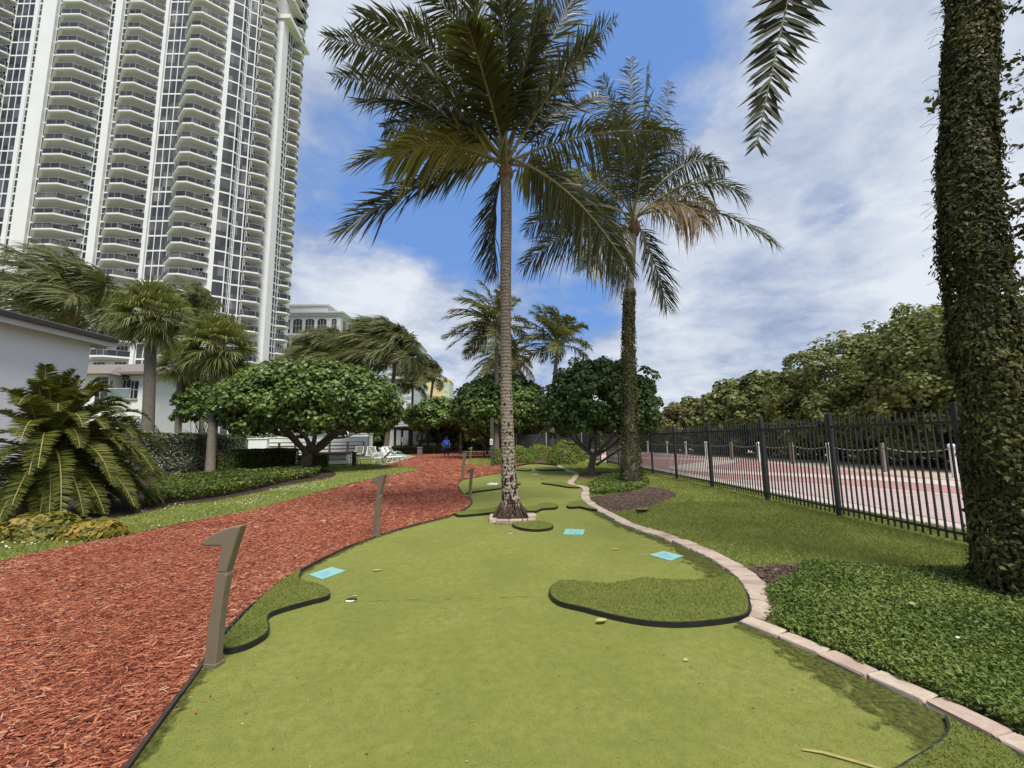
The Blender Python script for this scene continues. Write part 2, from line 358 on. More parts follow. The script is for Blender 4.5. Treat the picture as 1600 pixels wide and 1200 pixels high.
def chips(mb, xy, lmin, lmax, z0=.009):
    N = len(xy); L = RG.uniform(lmin, lmax, N)*RG.choice([.5, .8, 1.0, 1.35], N); Wd = L*RG.uniform(.09, .25, N); Tk = Wd*RG.uniform(.25, .5, N)
    yaw = np.where(RG.random(N) < .55, RG.normal(.55, .5, N), RG.uniform(0, math.pi, N)); pit = RG.normal(0, .22, N)
    d = np.column_stack([np.cos(yaw)*np.cos(pit), np.sin(yaw)*np.cos(pit), np.sin(pit)])
    up = nrm(np.column_stack([RG.normal(0, .35, N), RG.normal(0, .35, N), np.ones(N)])); s = nrm(np.cross(up, d)); up = np.cross(d, s)
    cpos = np.column_stack([xy, z0+.004+RG.uniform(0, .022, N)*np.minimum(1, L/.05)])
    tm = np.array([[-.5, -.35, 0], [-.42, .5, 0], [.5, .3, 0], [.45, -.5, 0], [-.45, -.2, 1], [-.36, .36, 1], [.44, .2, 1], [.38, -.36, 1]])
    v = cpos[:, None]+tm[None, :, 0, None]*(L[:, None]*d)[:, None]+tm[None, :, 1, None]*(Wd[:, None]*s)[:, None]+(tm[None, :, 2, None]-.5)*(Tk[:, None]*up)[:, None]
    q = np.array([[4, 7, 6, 5], [0, 4, 5, 1], [1, 5, 6, 2], [2, 6, 7, 3], [3, 7, 4, 0]])
    mb.add(v.reshape(-1, 3), (np.arange(N)[:, None, None]*8+q[None]).reshape(-1, 4))
def scatter(poly, x0, x1, y0, y1, dens):
    n = int((x1-x0)*(y1-y0)*dens); xy = np.column_stack([RG.uniform(x0, x1, n), RG.uniform(y0, y1, n)])
    return xy[inside(poly, xy)]
mb = MB()
q = scatter(PATH, -7, -1.2, 1.8, 4.2, 7500); chips(mb, q, .011, .040)
q = scatter(PATH, -7, -1.2, 1.8, 4.2, 160); chips(mb, q, .045, .08)
q = scatter(PATH, -11.5, -1, 4.2, 7.5, 3600); chips(mb, q, .015, .048)
q = scatter(PATH, -11.5, 0, 7.5, 13, 800); chips(mb, q, .03, .08)
q = scatter(PATH, -11, 2, 13, 26, 90); chips(mb, q, .06, .15)
q = scatter(PATH, -11, 4, 26, 42, 22); chips(mb, q, .10, .22)
_k = RG.integers(0, len(Ledge), 520); _t = nrm(np.gradient(Ledge, axis=0))[_k]; _e = Ledge[_k]+np.column_stack([_t[:, 1], -_t[:, 0]])*(.02+np.abs(RG.normal(0, .07, 520)))[:, None]+RG.normal(0, .03, (520, 2))
chips(mb, _e[_e[:, 1] < 12], .010, .034, .017)
mb.build('wood_chips', m_chip, kind='stuff')
# --- planting beds
m_soil = mk('dark_soil', (.030, .020, .014), (.065, .045, .032), 18, .95, .8, 50, .1)
m_brownmulch = mk('brown_mulch_bed', (.070, .045, .036), (.14, .095, .075), 30, .95, .8, 70, .1)
bed_px = [(0, 846), (92, 829), (125, 822), (170, 814), (225, 802), (270, 792), (325, 785), (400, 771), (455, 758), (510, 748.5), (525, 742), (517, 736), (470, 727)]
BED = np.concatenate([[[-15, 6.9]], smooth_line(GL(bed_px), .2), [[-15.5, 31], [-24, 31], [-24, 12]]])
mb = MB(); sheet(mb, BED, .006); mb.build('planting_bed', m_soil, kind='structure')
m_bchip = mkleaf('brown_wood_chip', [(0, (.035, .022, .018)), (.4, (.085, .055, .045)), (.8, (.16, .11, .09)), (1, (.34, .27, .22))], .9, 0, .15, .2)
patches = [[(922, 778), (950, 774), (992, 768), (1015, 761), (1045, 766), (1057, 775), (1030, 787), (1000, 796), (955, 801), (937, 794)],
           [(1160, 892), (1185, 886), (1230, 883), (1254, 884), (1250, 898), (1232, 910), (1208, 926), (1188, 928)],
           [(903, 745), (925, 738), (955, 737), (968, 740), (955, 746), (925, 749)],
           [(806, 729), (820, 719), (845, 713), (862, 716), (872, 727), (850, 725.5), (826, 725.8)],
           [(1500, 945), (1520, 920), (1570, 915), (1640, 940), (1600, 975), (1535, 968)]]
PATCH = [smooth_line(GL(p), .12, True) for p in patches]
mb = MB(); mc = MB()
for i, p in enumerate(PATCH):
    sheet(mb, p, .0045); lo, hi = p.min(0), p.max(0); dens = [900, 2200, 250, 60, 900][i]
    q = scatter(p, lo[0], hi[0], lo[1], hi[1], dens); chips(mc, q, .025, .07 if i != 3 else .12, .004)
mb.build('mulch_bed', m_brownmulch, kind='structure'); mc.build('brown_bark_chips', m_bchip, kind='stuff')
# --- boardwalk behind the fence
m_bwr = mk('red_paver', (.41, .235, .215), (.35, .19, .175), 3, .85, .2, 60, .2, big=(.40, .24, .22))
m_bww = mk('cream_paver', (.55, .47, .42), (.47, .40, .36), 3, .85, .2, 60, .2)
m_sand = mk('sand', (.48, .41, .31), (.40, .33, .25), 5, .95, .3, 40, .1)
mb = MB(); mb.add([(14.3, -20, .008), (40, -20, .008), (40, 90, .008), (12.0, 90, .008), (12.9, 45, .008)], [(0, 1, 2, 3, 4)]); mb.build('sand_strip', m_sand, kind='structure')
mb = MB(); mb.add([(6.95, -20, .012), (14.55, -20, .012), (14.55, 26, .012), (13.2, 45, .012), (12.2, 90, .012), (5.7, 90, .012), (6.2, 26, .012), (6.75, 12, .012)], [tuple(range(8))]); mb.build('boardwalk', m_bwr, kind='structure')
def ribbon(mb, line, w, z):
    line = np.asarray(line, float); t = nrm(np.gradient(line, axis=0)); nn = np.column_stack([-t[:, 1], t[:, 0]]); w = np.broadcast_to(w, (len(line),))[:, None]/2
    n = len(line); V = np.concatenate([np.column_stack([line-nn*w, np.full(n, z)]), np.column_stack([line+nn*w, np.full(n, z)])])
    i = np.arange(n-1); mb.add(V, np.stack([i, i+1, i+1+n, i+n], -1)[:, ::-1])
yy = np.linspace(-15, 88, 200)
mb = MB(); nearx = np.interp(yy, [-15, 12, 26, 88], [7.05, 6.85, 6.32, 5.85]); farx = np.interp(yy, [-15, 26, 45, 88], [14.35, 14.35, 13.0, 12.0])
ribbon(mb, np.column_stack([nearx+.2, yy]), .62, .016); ribbon(mb, np.column_stack([farx, yy]), .30, .016)
ph = (yy-9)/15*2*math.pi
ribbon(mb, np.column_stack([(nearx+farx)/2+.2+np.sin(ph)*2.4, yy]), 1.7, .020)
mb.build('boardwalk_band', m_bww, kind='structure')
m_bwg = mk('pale_brick_paver', (.36, .27, .26), (.47, .38, .36), 4, .9, .2, 60, .2)
loop = np.array([[7.3, -8], [10.2, -6], [11.9, 1], [12.0, 6], [10.8, 10], [8.9, 13.4], [7.25, 15.0]])
mb = MB(); sheet(mb, smooth_line(loop, .4), .024); mb.build('boardwalk_fan', m_bwg, kind='structure')
mb = MB(); ribbon(mb, smooth_line(loop, .4), .28, .028); mb.build('boardwalk_band', m_bww, kind='structure')
# ================================================================== turf mats, tee plates, cups, kerb, lights
m_mat = mk('mat_turf', (.11, .135, .030), (.175, .19, .050), 26, 1, .9, 170, .05, big=(.155, .175, .046))
m_rub = mk('black_rubber', (.012, .012, .012), (.022, .022, .022), 8, .45, .1, 40, .4)
m_fib = mkleaf('mat_fibre', [(0, (.085, .115, .022)), (.5, (.155, .18, .042)), (1, (.23, .24, .075))], .9, .1, .05, .4, 3)
def blades(mb, xy, z, hmin, hmax, w, lean=.5, mat=0):
    N = len(xy)
    if N == 0: return
    yaw = RG.uniform(0, 2*math.pi, N); h = RG.uniform(hmin, hmax, N); d = np.column_stack([np.cos(yaw), np.sin(yaw)])
    ln = RG.normal(0, lean, (N, 2))*h[:, None]; ww = (w*RG.uniform(.6, 1.3, N))[:, None]
    z = np.broadcast_to(z, (N,))
    a = np.column_stack([xy-d*ww/2, z]); b_ = np.column_stack([xy+d*ww/2, z]); m_ = np.column_stack([xy+ln*.35+d*ww*.3, z+h*.6]); c = np.column_stack([xy+ln, z+h])
    mb.add(np.stack([a, b_, m_, c], 1).reshape(-1, 3), (np.arange(N)[:, None, None]*4+np.array([[0, 1, 2], [0, 2, 3]])[None]).reshape(-1, 3), mat)
def mat_piece(px, h, label, step=.05, dens=0, closed=True):
    out = smooth_line(GL(px), step, True); c = out.mean(0)
    t = thing('turf_mat', (c[0], c[1], .016), label, 'turf mat', 'raised dark turf mats on the putting green')
    mb = MB(); e = MB()
    ctr = out-(out-c)*0
    tt = nrm(np.roll(out, -1, 0)-np.roll(out, 1, 0)); nn = np.column_stack([tt[:, 1], -tt[:, 0]])
    ar = .5*np.sum(out[:, 0]*np.roll(out[:, 1], -1)-np.roll(out[:, 0], -1)*out[:, 1]); nn = nn*(1 if ar > 0 else -1)
    inn = out-nn*.012
    prism(mb, inn, .017, .016+h, bottom=False)
    if dens:
        lo, hi = out.min(0), out.max(0); blades(mb, scatter(inn, lo[0], hi[0], lo[1], hi[1], dens), .016+h-.001, .008, .018, .004, .7, 1)
    mb.build('turf_top', [m_mat, m_fib], t)
    n = len(out); zt = .016+h-.004
    V = np.concatenate([np.column_stack([out, np.full(n, .0165)]), np.column_stack([out, np.full(n, zt)]), np.column_stack([inn-nn*.002, np.full(n, zt)])])
    j = np.arange(n); j2 = (j+1) % n
    e.add(V, np.stack([j, j2, j2+n, j+n], -1)); e.add(V, np.stack([j+n, j2+n, j2+2*n, j+2*n], -1)); e.build('rubber_edge', m_rub, t)
    return t
MATS = [
 ([(345, 1012), (385, 966), (425, 926), (455, 905), (470, 899), (468, 910), (474, 916), (495, 921), (512, 930), (516, 937), (510, 942), (480, 950), (445, 960), (424, 968), (418, 977), (421, 990), (418, 1000), (405, 1010), (382, 1021), (352, 1027)], .045, 'dark turf mat with wavy black edge by the nearest path light', .03, 9000),
 ([(858, 936), (863, 924), (878, 916), (905, 917), (945, 921), (975, 917), (1010, 912), (1060, 915), (1100, 914), (1135, 907), (1152, 912), (1166, 932), (1172, 955), (1168, 970), (1150, 976), (1110, 982), (1060, 985), (1010, 982), (960, 973), (910, 960), (872, 950)], .045, 'largest dark turf mat, long tongue reaching in from the curved kerb', .04, 8000),
 ([(800, 824), (812, 819), (835, 818), (855, 821), (865, 826), (858, 831), (835, 833), (812, 830)], .045, 'small oval dark turf mat touching the paver ring at the palm foot', .05, 2500),
 ([(712, 806), (740, 801), (765, 799), (790, 793), (812, 796), (835, 795), (850, 790), (866, 791), (872, 795), (866, 798), (848, 799), (838, 803), (825, 803), (790, 806), (765, 806), (745, 808), (718, 810)], .05, 'wavy dark turf strip running across behind the palm trunk', .08, 1200),
 ([(885, 795), (896, 788), (911, 786), (916, 792), (925, 796), (934, 801), (918, 799), (905, 796), (893, 797)], .05, 'small dark turf tongue by the kerb beside the brown mulch island', .08, 800),
 ([(846, 757), (860, 756), (878, 755), (890, 759), (906, 764), (890, 764), (872, 761), (858, 759)], .05, 'thin dark turf tongue pointing in from the kerb kink far down the green', .1, 0),
 ([(728, 774), (742, 766), (770, 763), (795, 758), (813, 757), (808, 760), (780, 766), (752, 770), (738, 772)], .05, 'dark turf strip with black edge behind the third path light', .1, 0),
 ([(808, 733), (820, 733), (831, 735), (826, 737.3), (815, 737), (806, 736)], .06, 'short dark turf mat beside the far end of the palm trunk line', .15, 0),
 ([(836, 734), (850, 731.5), (870, 732), (884, 736), (865, 736.5), (845, 736.5)], .06, 'long dark turf mat at the very far end of the green', .15, 0),
 ([(1478, 1130), (1482, 1150), (1470, 1170), (1445, 1188), (1410, 1210), (1380, 1240), (1500, 1300), (1640, 1240), (1583, 1186), (1508, 1146)], .03, 'dark turf corner piece cut off by the bottom right photo corner', .03, 9000)]
for px, h, lb, st, dn in MATS: mat_piece(px, h, lb, st, dn)
# tee plates: thin turquoise plates with worn lettering strokes
m_teal = mk('turquoise_plate', (.20, .42, .40), (.25, .47, .44), 20, .5, .05, 40, .4)
m_tealink = mk('dark_teal_paint', (.05, .27, .36), (.06, .30, .38), 20, .6)
m_white = mk('white_plastic', (.72, .72, .70), (.62, .63, .62), 12, .5, .02, 20, .4)
def tee(px, label, mats, ink=True):
    q = GL(px); c = q.mean(0); t = thing('tee_plate', (c[0], c[1], .017), label, 'tee plate', 'flat tee plates on the putting green')
    mb = MB(); prism(mb, q, .0175, .0235); mb.build('plate', mats, t)
    if ink:
        mi = MB(); U = q[1]-q[0]; Vv = q[3]-q[0]; R2 = random.Random(int(px[0][0]))
        for row, n in ((.30, 7), (.52, 5), (.72, 4)):
            x = .2
            for k in range(n):
                w = R2.uniform(.035, .07); hgt = .10
                for (a, b_, c_, d) in ((0, 0, w, .022), (0, 0, .012, hgt), (0, hgt/2, w*.8, .018)):
                    if R2.random() < .78:
                        p0 = q[0]+U*(x+a)+Vv*(row+b_); mi.add([np.append(p0+U*i*c_+Vv*j*d, .0242) for i, j in ((0, 0), (1, 0), (1, 1), (0, 1))], [(0, 1, 2, 3)])
                x += w+.03
                if x > .8: break
        mi.build('lettering', m_tealink, t)
tee([(482, 901), (518, 889), (540, 895), (503, 908.5)], 'turquoise tee plate near the red bark on the left of the green', m_teal)
tee([(1015, 869.5), (1037, 864), (1068, 871.5), (1047, 879)], 'turquoise tee plate lying askew near the curved kerb', m_teal)
tee([(880, 837), (884, 828.5), (914, 829.5), (911, 837.8)], 'turquoise tee plate right of the palm foot', m_teal)
m_pale = mk('pale_plate', (.62, .68, .64), (.55, .60, .56), 12, .6)
tee([(760, 758), (766, 755.5), (779, 756), (776, 758.5)], 'white plate lying beyond the third path light', m_pale, False)
tee([(829, 742.5), (832, 740.8), (841, 741), (840, 742.8)], 'pale grey plate far down the green', mk('grey_plate', (.30, .36, .24), (.34, .40, .28), 10, .7), False)
m_hole = mk('cup_shade', (.012, .012, .010), None, 5, .8)
def cup(u, v, r, label, k=1):
    c = G(u, v); t = thing('golf_cup', (c[0], c[1], .016), label, 'golf cup', 'cups sunk in the putting green')
    th = np.arange(20)/20*2*math.pi
    mb = MB(); mb.add(np.column_stack([c[0]+np.cos(th)*r, c[1]+np.sin(th)*r, np.full(20, .0178)]), [tuple(range(20))]); mb.build('cup_shade_disc', m_hole, t)  # flat disc on the turf, the hole's shade put in as black
    mb = MB(); w = MB()
    a = np.linspace(.15, .85, 12)*math.pi+math.pi
    o_ = np.column_stack([c[0]+np.cos(a)*r*.93, c[1]+np.sin(a)*r*.93]); i_ = np.column_stack([c[0]+np.cos(a)*r*.8, c[1]-r*.05+np.sin(a)*r*.18])
    n = 12; V = np.concatenate([np.column_stack([o_, np.full(n, .0188)]), np.column_stack([i_, np.full(n, .0188)])]); i = np.arange(n-1)
    w.add(V, np.stack([i, i+1, i+1+n, i+n], -1)); w.build('cup_liner', m_white, t)
cup(548, 940.5, .055, 'golf cup with white liner beside the nearest dark mat on the left'); cup(797, 834, .06, 'golf cup with white liner in front of the palm foot')
# --- kerb of single tumbled pavers
m_pav = []
for nm, a, b_ in (('paver_rose', (.38, .28, .225), (.46, .36, .29)), ('paver_buff', (.42, .335, .26), (.50, .42, .335)), ('paver_sand', (.47, .39, .31), (.39, .31, .25))):
    m_pav.append(mk(nm, a, b_, 22, .9, .5, 90, .2, big=tuple(x*.8 for x in a), bdist=.004))
def paver_mesh(L, Wd, Hh, k):
    mb = MB(); bevbox(mb, (0, 0, Hh/2), (L, Wd, Hh), .012, jit=.0022, seg=2); 
    o = mb.build('paver_source', m_pav[k % 3], smooth=False); me = o.data; bpy.data.objects.remove(o); me.name = 'edging_paver'; return me
def lay(line, L, Wd, side, meshes, label, z=.0, group='pavers of the kerb along the green', phase=0):
    seg = np.linalg.norm(np.diff(line, axis=0), axis=1); s = np.concatenate([[0], np.cumsum(seg)]); k = int(s[-1]/L); out = []
    for i in range(k):
        a, b_ = s[-1]*i/k, s[-1]*(i+1)/k; p = np.array([np.interp((a+b_)/2, s, line[:, j]) for j in (0, 1)])
        d = np.array([np.interp(b_, s, line[:, j])-np.interp(a, s, line[:, j]) for j in (0, 1)]); d = d/np.linalg.norm(d); n = np.array([-d[1], d[0]])*side
        o = bpy.data.objects.new('edging_paver', random.choice(meshes)); COL.objects.link(o)
        p = p+n*(Wd/2+random.gauss(0, .004)); o.location = (p[0], p[1], z+random.gauss(0, .004)); o.rotation_euler = (random.gauss(0, .012), random.gauss(0, .012), math.atan2(d[1], d[0])+random.gauss(0, .018)+random.choice([0, math.pi]))
        o.scale = (s[-1]/k/L*.985, 1, 1)
        tag(o, label, 'paver', group); out.append(o)
    return out
cut = int(np.argmin(np.abs(curbA[:, 1]-7.0)))
near_m = [paver_mesh(.255, .14, .047, k) for k in range(6)]; mid_m = [paver_mesh(.135, .225, .047, k) for k in range(6)]; far_m = [paver_mesh(.26, .20, .05, k) for k in range(3)]
lay(curbB, .258, .135, 1, near_m, 'pinkish tumbled paver laid lengthwise in the straight kerb row beside the leafy ground cover', .0)
lay(curbA[cut:], .138, .215, 1, mid_m, 'pinkish tumbled paver laid crosswise in the curved kerb beside the lawn', .0)
lay(curbA[:cut+1], .262, .17, 1, far_m, 'pale paver in the far winding stretch of kerb beyond the brown mulch', .0)
# ring of blocks round the palm foot
def blk(u, v, L, Wd, Hh, rz, z, k, lb):
    c = G(u, v, z); mb = MB(); bevbox(mb, (c[0], c[1], z+Hh/2), (L, Wd, Hh), .014, rz=rz, jit=.003); mb.build('paver_block', m_pav[k], loc=(c[0], c[1], z), label=lb, cat='paver', group='pavers ringing the palm foot')
pc0 = A(-.05, 8.0)
for dx, dy, L, Wd, rz, z, k, lb in (
   (-.31, -.20, .24, .13, math.pi/2+.1, .018, 1, 'left paver block set lengthways in the ring round the palm foot'), (-.14, -.33, .21, .12, .03, .018, 0, 'front paver block left of centre in the ring round the palm foot'), (.085, -.33, .22, .12, -.02, .018, 2, 'front paver block right of centre in the ring round the palm foot'),
   (.245, -.335, .075, .12, 0, .018, 1, 'narrow sliver of paver in the front of the palm ring'), (.36, -.29, .14, .12, .05, .018, 0, 'low corner paver under the stacked one at the right of the palm ring'), (.37, -.10, .15, .25, .08, .018, 2, 'right paver block lying flat in the ring round the palm foot'),
   (-.32, .12, .24, .13, math.pi/2-.05, .018, 2, 'back left paver block in the ring round the palm foot'), (.02, .34, .24, .12, 0, .018, 0, 'back paver block hidden behind the palm foot'), (.33, .20, .22, .12, 1.3, .018, 1, 'back right paver block in the ring round the palm foot')):
    mb = MB(); Hh = .075 if k != 2 or dx < .3 else .12
    bevbox(mb, (pc0[0]+dx, pc0[1]+dy, z+Hh/2), (L, Wd, Hh), .014, rz=rz, jit=.003); mb.build('paver_block', m_pav[k], loc=(pc0[0]+dx, pc0[1]+dy, z), label=lb, cat='paver', group='pavers ringing the palm foot')
# --- black plastic edging between turf and bark, and round the far end
m_edge = mk('edging_plastic', (.030, .022, .018), (.055, .040, .035), 12, .6, .1, 30, .3)
def wallstrip(name, line, th, z0, z1, label, cat, zj=.006):
    t = nrm(np.gradient(line, axis=0)); nn = np.column_stack([-t[:, 1], t[:, 0]])*th/2; n = len(line)
    zt = z1+np.convolve(RG.normal(0, zj, n+8), np.ones(9)/3, 'valid')
    V = np.concatenate([np.column_stack([line-nn, np.full(n, z0)]), np.column_stack([line-nn, zt]), np.column_stack([line+nn, zt]), np.column_stack([line+nn, np.full(n, z0)])])
    i = np.arange(n-1); mb = MB()
    for a, b_ in ((0, 1), (1, 2), (2, 3)): mb.add(V, np.stack([i+a*n, i+1+a*n, i+1+b_*n, i+b_*n], -1)[:, ::-1])
    return mb.build(name, m_edge, loc=(line[n//2][0], line[n//2][1], 0), label=label, cat=cat)
wallstrip('plastic_edging', Ledge, .022, 0, .042, 'thin black plastic edging strip between the putting green and the red bark', 'edging')
wallstrip('plastic_edging', topE, .05, 0, .10, 'black edging strip along the far end of the putting green', 'edging')
lw = np.concatenate([[[-11.5, 4.6]], pL]); wallstrip('lawn_edge', lw+A(-.01, 0), .03, 0, .022, 'dark cut edge between the left lawn strip and the red bark', 'edging')
mb = MB(); ln = GL([(594, 728.6), (620, 721), (647.5, 713.4)]); _t = nrm(ln[-1]-ln[0]); _n = A(-_t[1], _t[0])*.16; prism(mb, np.concatenate([ln-_n, (ln+_n)[::-1]]), 0, .05); mb.build('kerb_strip', m_pav[2], loc=(ln[1][0], ln[1][1], 0), label='pale stone kerb strip between the lounger lawn and the red bark', cat='kerb')
# --- bracket-shaped path lights
m_bronze = mk('taupe_metal', (.175, .140, .098), (.195, .158, .112), 4, .5, .04, 60, .35, world=False)
m_bronze_d = mk('green_metal', (.050, .075, .050), (.06, .085, .06), 4, .5, .04, 60, .35, world=False)
m_lens = mk('lamp_lens', (.45, .44, .40), None, 5, .3)
def path_light(u, v, ht, rz, label, mat=None, W2=.031):
    mat = mat or m_bronze
    c = G(u, v); t = thing('path_light', (c[0], c[1], 0), label, 'path light', 'bent metal path lights along the green')
    # side profile in the x-z plane: tapering post that sweeps up to a crest at +x with a blade reaching to -x
    s = ht/.9; hx = .76
    body = [(-.062, 0), (.052, 0), (.060, .25), (.078, .45), (.100, .58), (.092, .60), (.000, .60), (-.022, .45), (-.048, .25)]
    head = [(.000, .600), (.092, .600), (.108, .64), (.150, .76), (.185, .845), (.205, .895), (.13, .893), (.04, .872), (-.06, .842), (-.125, .812), (-.165, .785), (-.168, .768), (-.10, .766), (.022, .768), (.030, .75), (.012, .66)]
    def ext(pts, w):
        pts = np.array(pts)*s*A(hx, 1); n = len(pts); mb = MB()
        lo = np.column_stack([pts[:, 0], np.full(n, -w), pts[:, 1]]); hi = np.column_stack([pts[:, 0], np.full(n, w), pts[:, 1]])
        bm = bmesh.new(); a = [bm.verts.new(x) for x in lo]; b_ = [bm.verts.new(x) for x in hi]
        bm.faces.new(a); bm.faces.new(b_[::-1])
        for i in range(n): bm.faces.new((a[i], b_[i], b_[(i+1) % n], a[(i+1) % n]))
        bmesh.ops.recalc_face_normals(bm, faces=bm.faces)
        bmesh.ops.bevel(bm, geom=[e for e in bm.edges if abs(e.verts[0].co.y-e.verts[1].co.y) < 1e-6], offset=.006*s, segments=1, affect='EDGES')
        bmesh.ops.triangulate(bm, faces=[f for f in bm.faces if len(f.verts) > 4])
        bm.verts.index_update(); v = np.array([x.co[:] for x in bm.verts]); f = [[q.index for q in g.verts] for g in bm.faces]; bm.free()
        return v, f
    ca, sa = math.cos(rz), math.sin(rz); R = np.array([[ca, -sa, 0], [sa, ca, 0], [0, 0, 1]])
    for nm, pts, w in (('post', body, W2*s), ('lamp_head', head, W2*s*1.03)):
        v, f = ext(pts, w); mb = MB(); mb.add(v@R.T+A(c[0], c[1], .004), f); mb.build(nm, mat, t)
    mb = MB(); box(mb, A(-.055, 0, .764)*s, A(.10, .04, .008)*s); v = mb.v[0]@R.T+A(c[0], c[1], .004); mb.v = [v]; mb.build('lens', m_lens, t)
    mb = MB(); box(mb, A(-.002, 0, .018)*s, A(.105, .078, .036)*s); v = mb.v[0]@R.T+A(c[0], c[1], .002); mb.v = [v]; mb.build('base_collar', mat, t)
path_light(333, 1044, .90, -.15, 'nearest taupe bracket-shaped path light standing at the bark edge')
path_light(588, 840, .95, -.5, 'taupe path light standing second along the bark edge, behind the nearest one')
path_light(734.5, 783, .78, -.8, 'taupe path light in front of the bark corner left of the palm trunk')
path_light(723, 751, 1.00, -.45, 'taupe path light behind the bark corner, head towards the path')
path_light(769, 729, 1.10, .3, 'dark green path light standing by the yellow-green bush far down the green', m_bronze_d)
path_light(720, 715, 1.0, 2.6, 'thin far path light left of the small grass patch'); path_light(735, 719, .95, .4, 'far path light standing in the small grass patch'); path_light(756, 713, 1.1, .4, 'farthest path light beyond the small grass patch')
# --- fence of black pickets
m_blk = mk('black_paint', (.020, .024, .024), (.032, .036, .036), 6, .42, .05, 40, .5)
fx = lambda y: np.interp(y, [-6, 8, 18, 30], [5.93, 5.88, 5.72, 5.45])
ft = thing('picket_fence', (5.85, 10, 0), 'long black metal picket fence along the lawn beside the boardwalk', 'fence')
posts = [-2.4, .4, 3.1, 5.75, 8.04, 10.2, 12.87, 15.5, 18.0, 20.6, 23.2, 25.8]
for i, y in enumerate(posts):
    mb = MB(); bevbox(mb, (fx(y), y, .925), (.068, .068, 1.85), .006); bevbox(mb, (fx(y), y, 1.86), (.082, .082, .03), .008); mb.build('post', m_blk, ft)
    if i+1 < len(posts):
        y2 = posts[i+1]; mb = MB(); n = int(round((y2-y)/.112))
        for z in (.16, 1.62):
            d = A(fx(y2)-fx(y), y2-y, 0); box(mb, (A(fx(y), y, z)+A(fx(y2), y2, z))/2, (.03, np.linalg.norm(d)-.07, .035), rz=-math.atan2(d[0], d[1]))
        for k in range(1, n):
            yy_ = y+(y2-y)*k/n; box(mb, (fx(yy_)-.0005, yy_, .925), (.021, .021, 1.73))
        mb.build('fence_panel', m_blk, ft)
# --- dark screen fence across the far end and the bay behind the right sea grape
m_scr = mk('grey_screen', (.075, .080, .088), (.11, .115, .125), 2, .8, .3, 200, .2)
_nt = m_scr.node_tree; _o = [n for n in _nt.nodes if n.type == 'OUTPUT_MATERIAL'][0]; _b = [n for n in _nt.nodes if n.type == 'BSDF_PRINCIPLED'][0]
_t = _nt.nodes.new('ShaderNodeBsdfTransparent'); _m = _nt.nodes.new('ShaderNodeMixShader'); _m.inputs[0].default_value = .55; _nt.links.new(_t.outputs[0], _m.inputs[1]); _nt.links.new(_b.outputs[0], _m.inputs[2]); _nt.links.new(_m.outputs[0], _o.inputs[0])
m_galv = mk('galvanised_post', (.50, .50, .49), (.40, .40, .40), 4, .5)
st = thing('screen_fence', (3, 29, 0), 'grey mesh screen fence on pale posts across the far end of the green', 'fence')
sp_ = [(5.42, 27.0), (4.7, 29.6), (2.5, 32.4), (.3, 34.5)]
for i, (x, y) in enumerate(sp_):
    mb = MB(); tube(mb, [(x, y, 0), (x, y, 1.95)], .04, 8); mb.build('post', m_galv if i != 0 else m_blk, st)
    if i+1 < len(sp_):
        x2, y2 = sp_[i+1]; mb = MB(); a = A(x, y); b_ = A(x2, y2); nn = nrm(A(-(b_-a)[1], (b_-a)[0]))*.02
        prism(mb, [a-nn+(b_-a)*.02, b_-nn-(b_-a)*.02, b_+nn-(b_-a)*.02, a+nn+(b_-a)*.02], .1, 1.85); mb.build('screen_panel', m_scr, st)
# --- rope and posts along the sand
m_wood = mk('grey_wood', (.22, .17, .13), (.30, .24, .19), 9, .9, .4, 60, .1)
m_rope = mk('rope', (.42, .40, .34), (.34, .32, .27), 30, .9)
m_wpost = mk('white_paint', (.78, .78, .76), (.70, .70, .68), 6, .5)
pr = [(14.95, 9.3, 1), (14.95, 12.0, 0), (14.95, 14.9, 1), (14.9, 17.6, 0), (14.95, 20.7, 1), (14.8, 23.2, 0), (14.5, 25.8, 1), (14.6, 29.2, 0), (14.5, 32.8, 1), (14.2, 35.8, 1), (13.8, 39.0, 1), (13.3, 43.0, 1)]
pl = ['white rope post behind the ivy palm', 'weathered wood rope post just left of the ivy palm trunk', 'white rope post wrapped by vines at the edge of the ivy trunk', 'grey wood rope post right of the tall fence post', 'white rope post seen beside the tallest fence post', 'grey wood rope post in the middle of the fence view', 'white rope post left of the middle wood one', 'brown wood rope post in the narrower fence bays', 'white rope post in the middle fence bay', 'white rope post paired with a wood one farther along', 'small white rope post near the second palm', 'farthest small white rope post right of the second palm']
for (x, y, w), lb in zip(pr, pl):
    t = thing('rope_post', (x, y, 0), lb, 'post', 'posts of the rope barrier along the boardwalk'); mb = MB()
    if w: tube(mb, [(x, y, 0), (x, y, 1.02), (x, y, 1.05), (x, y, 1.12), (x, y, 1.16)], [.085, .085, .11, .10, .04], 12)
    else: box(mb, (x, y, .58), (.13, .13, 1.16))
    mb.build('post_body', m_wpost if w else m_wood, t, smooth=False)
    mb = MB(); tube(mb, [(x, y, .98), (x, y, 1.0)], .10 if w else .1, 8); mb.build('rope_loop', m_rope, t)
for i in range(len(pr)-1):
    a = A(*pr[i][:2], .99); b_ = A(*pr[i+1][:2], .99); k = np.linspace(0, 1, 12); pts = a+(b_-a)*k[:, None]; pts[:, 2] -= .16*4*k*(1-k); pts[0] += (b_-a)*.03; pts[-1] -= (b_-a)*.03
    mb = MB(); tube(mb, pts, .017, 5); mb.build('rope', m_rope, loc=tuple((a+b_)/2), label='sagging rope span '+['hidden behind the ivy palm', 'left of the ivy palm trunk', 'ending at the vine-wrapped white post', 'right of the tall fence post', 'beside the tallest fence post', 'left of the tallest fence post', 'in the middle fence bays', 'behind the brown wood post', 'beyond the middle fence bay', 'near the paired posts', 'at the far end by the second palm'][i], cat='rope', group='rope spans along the boardwalk')
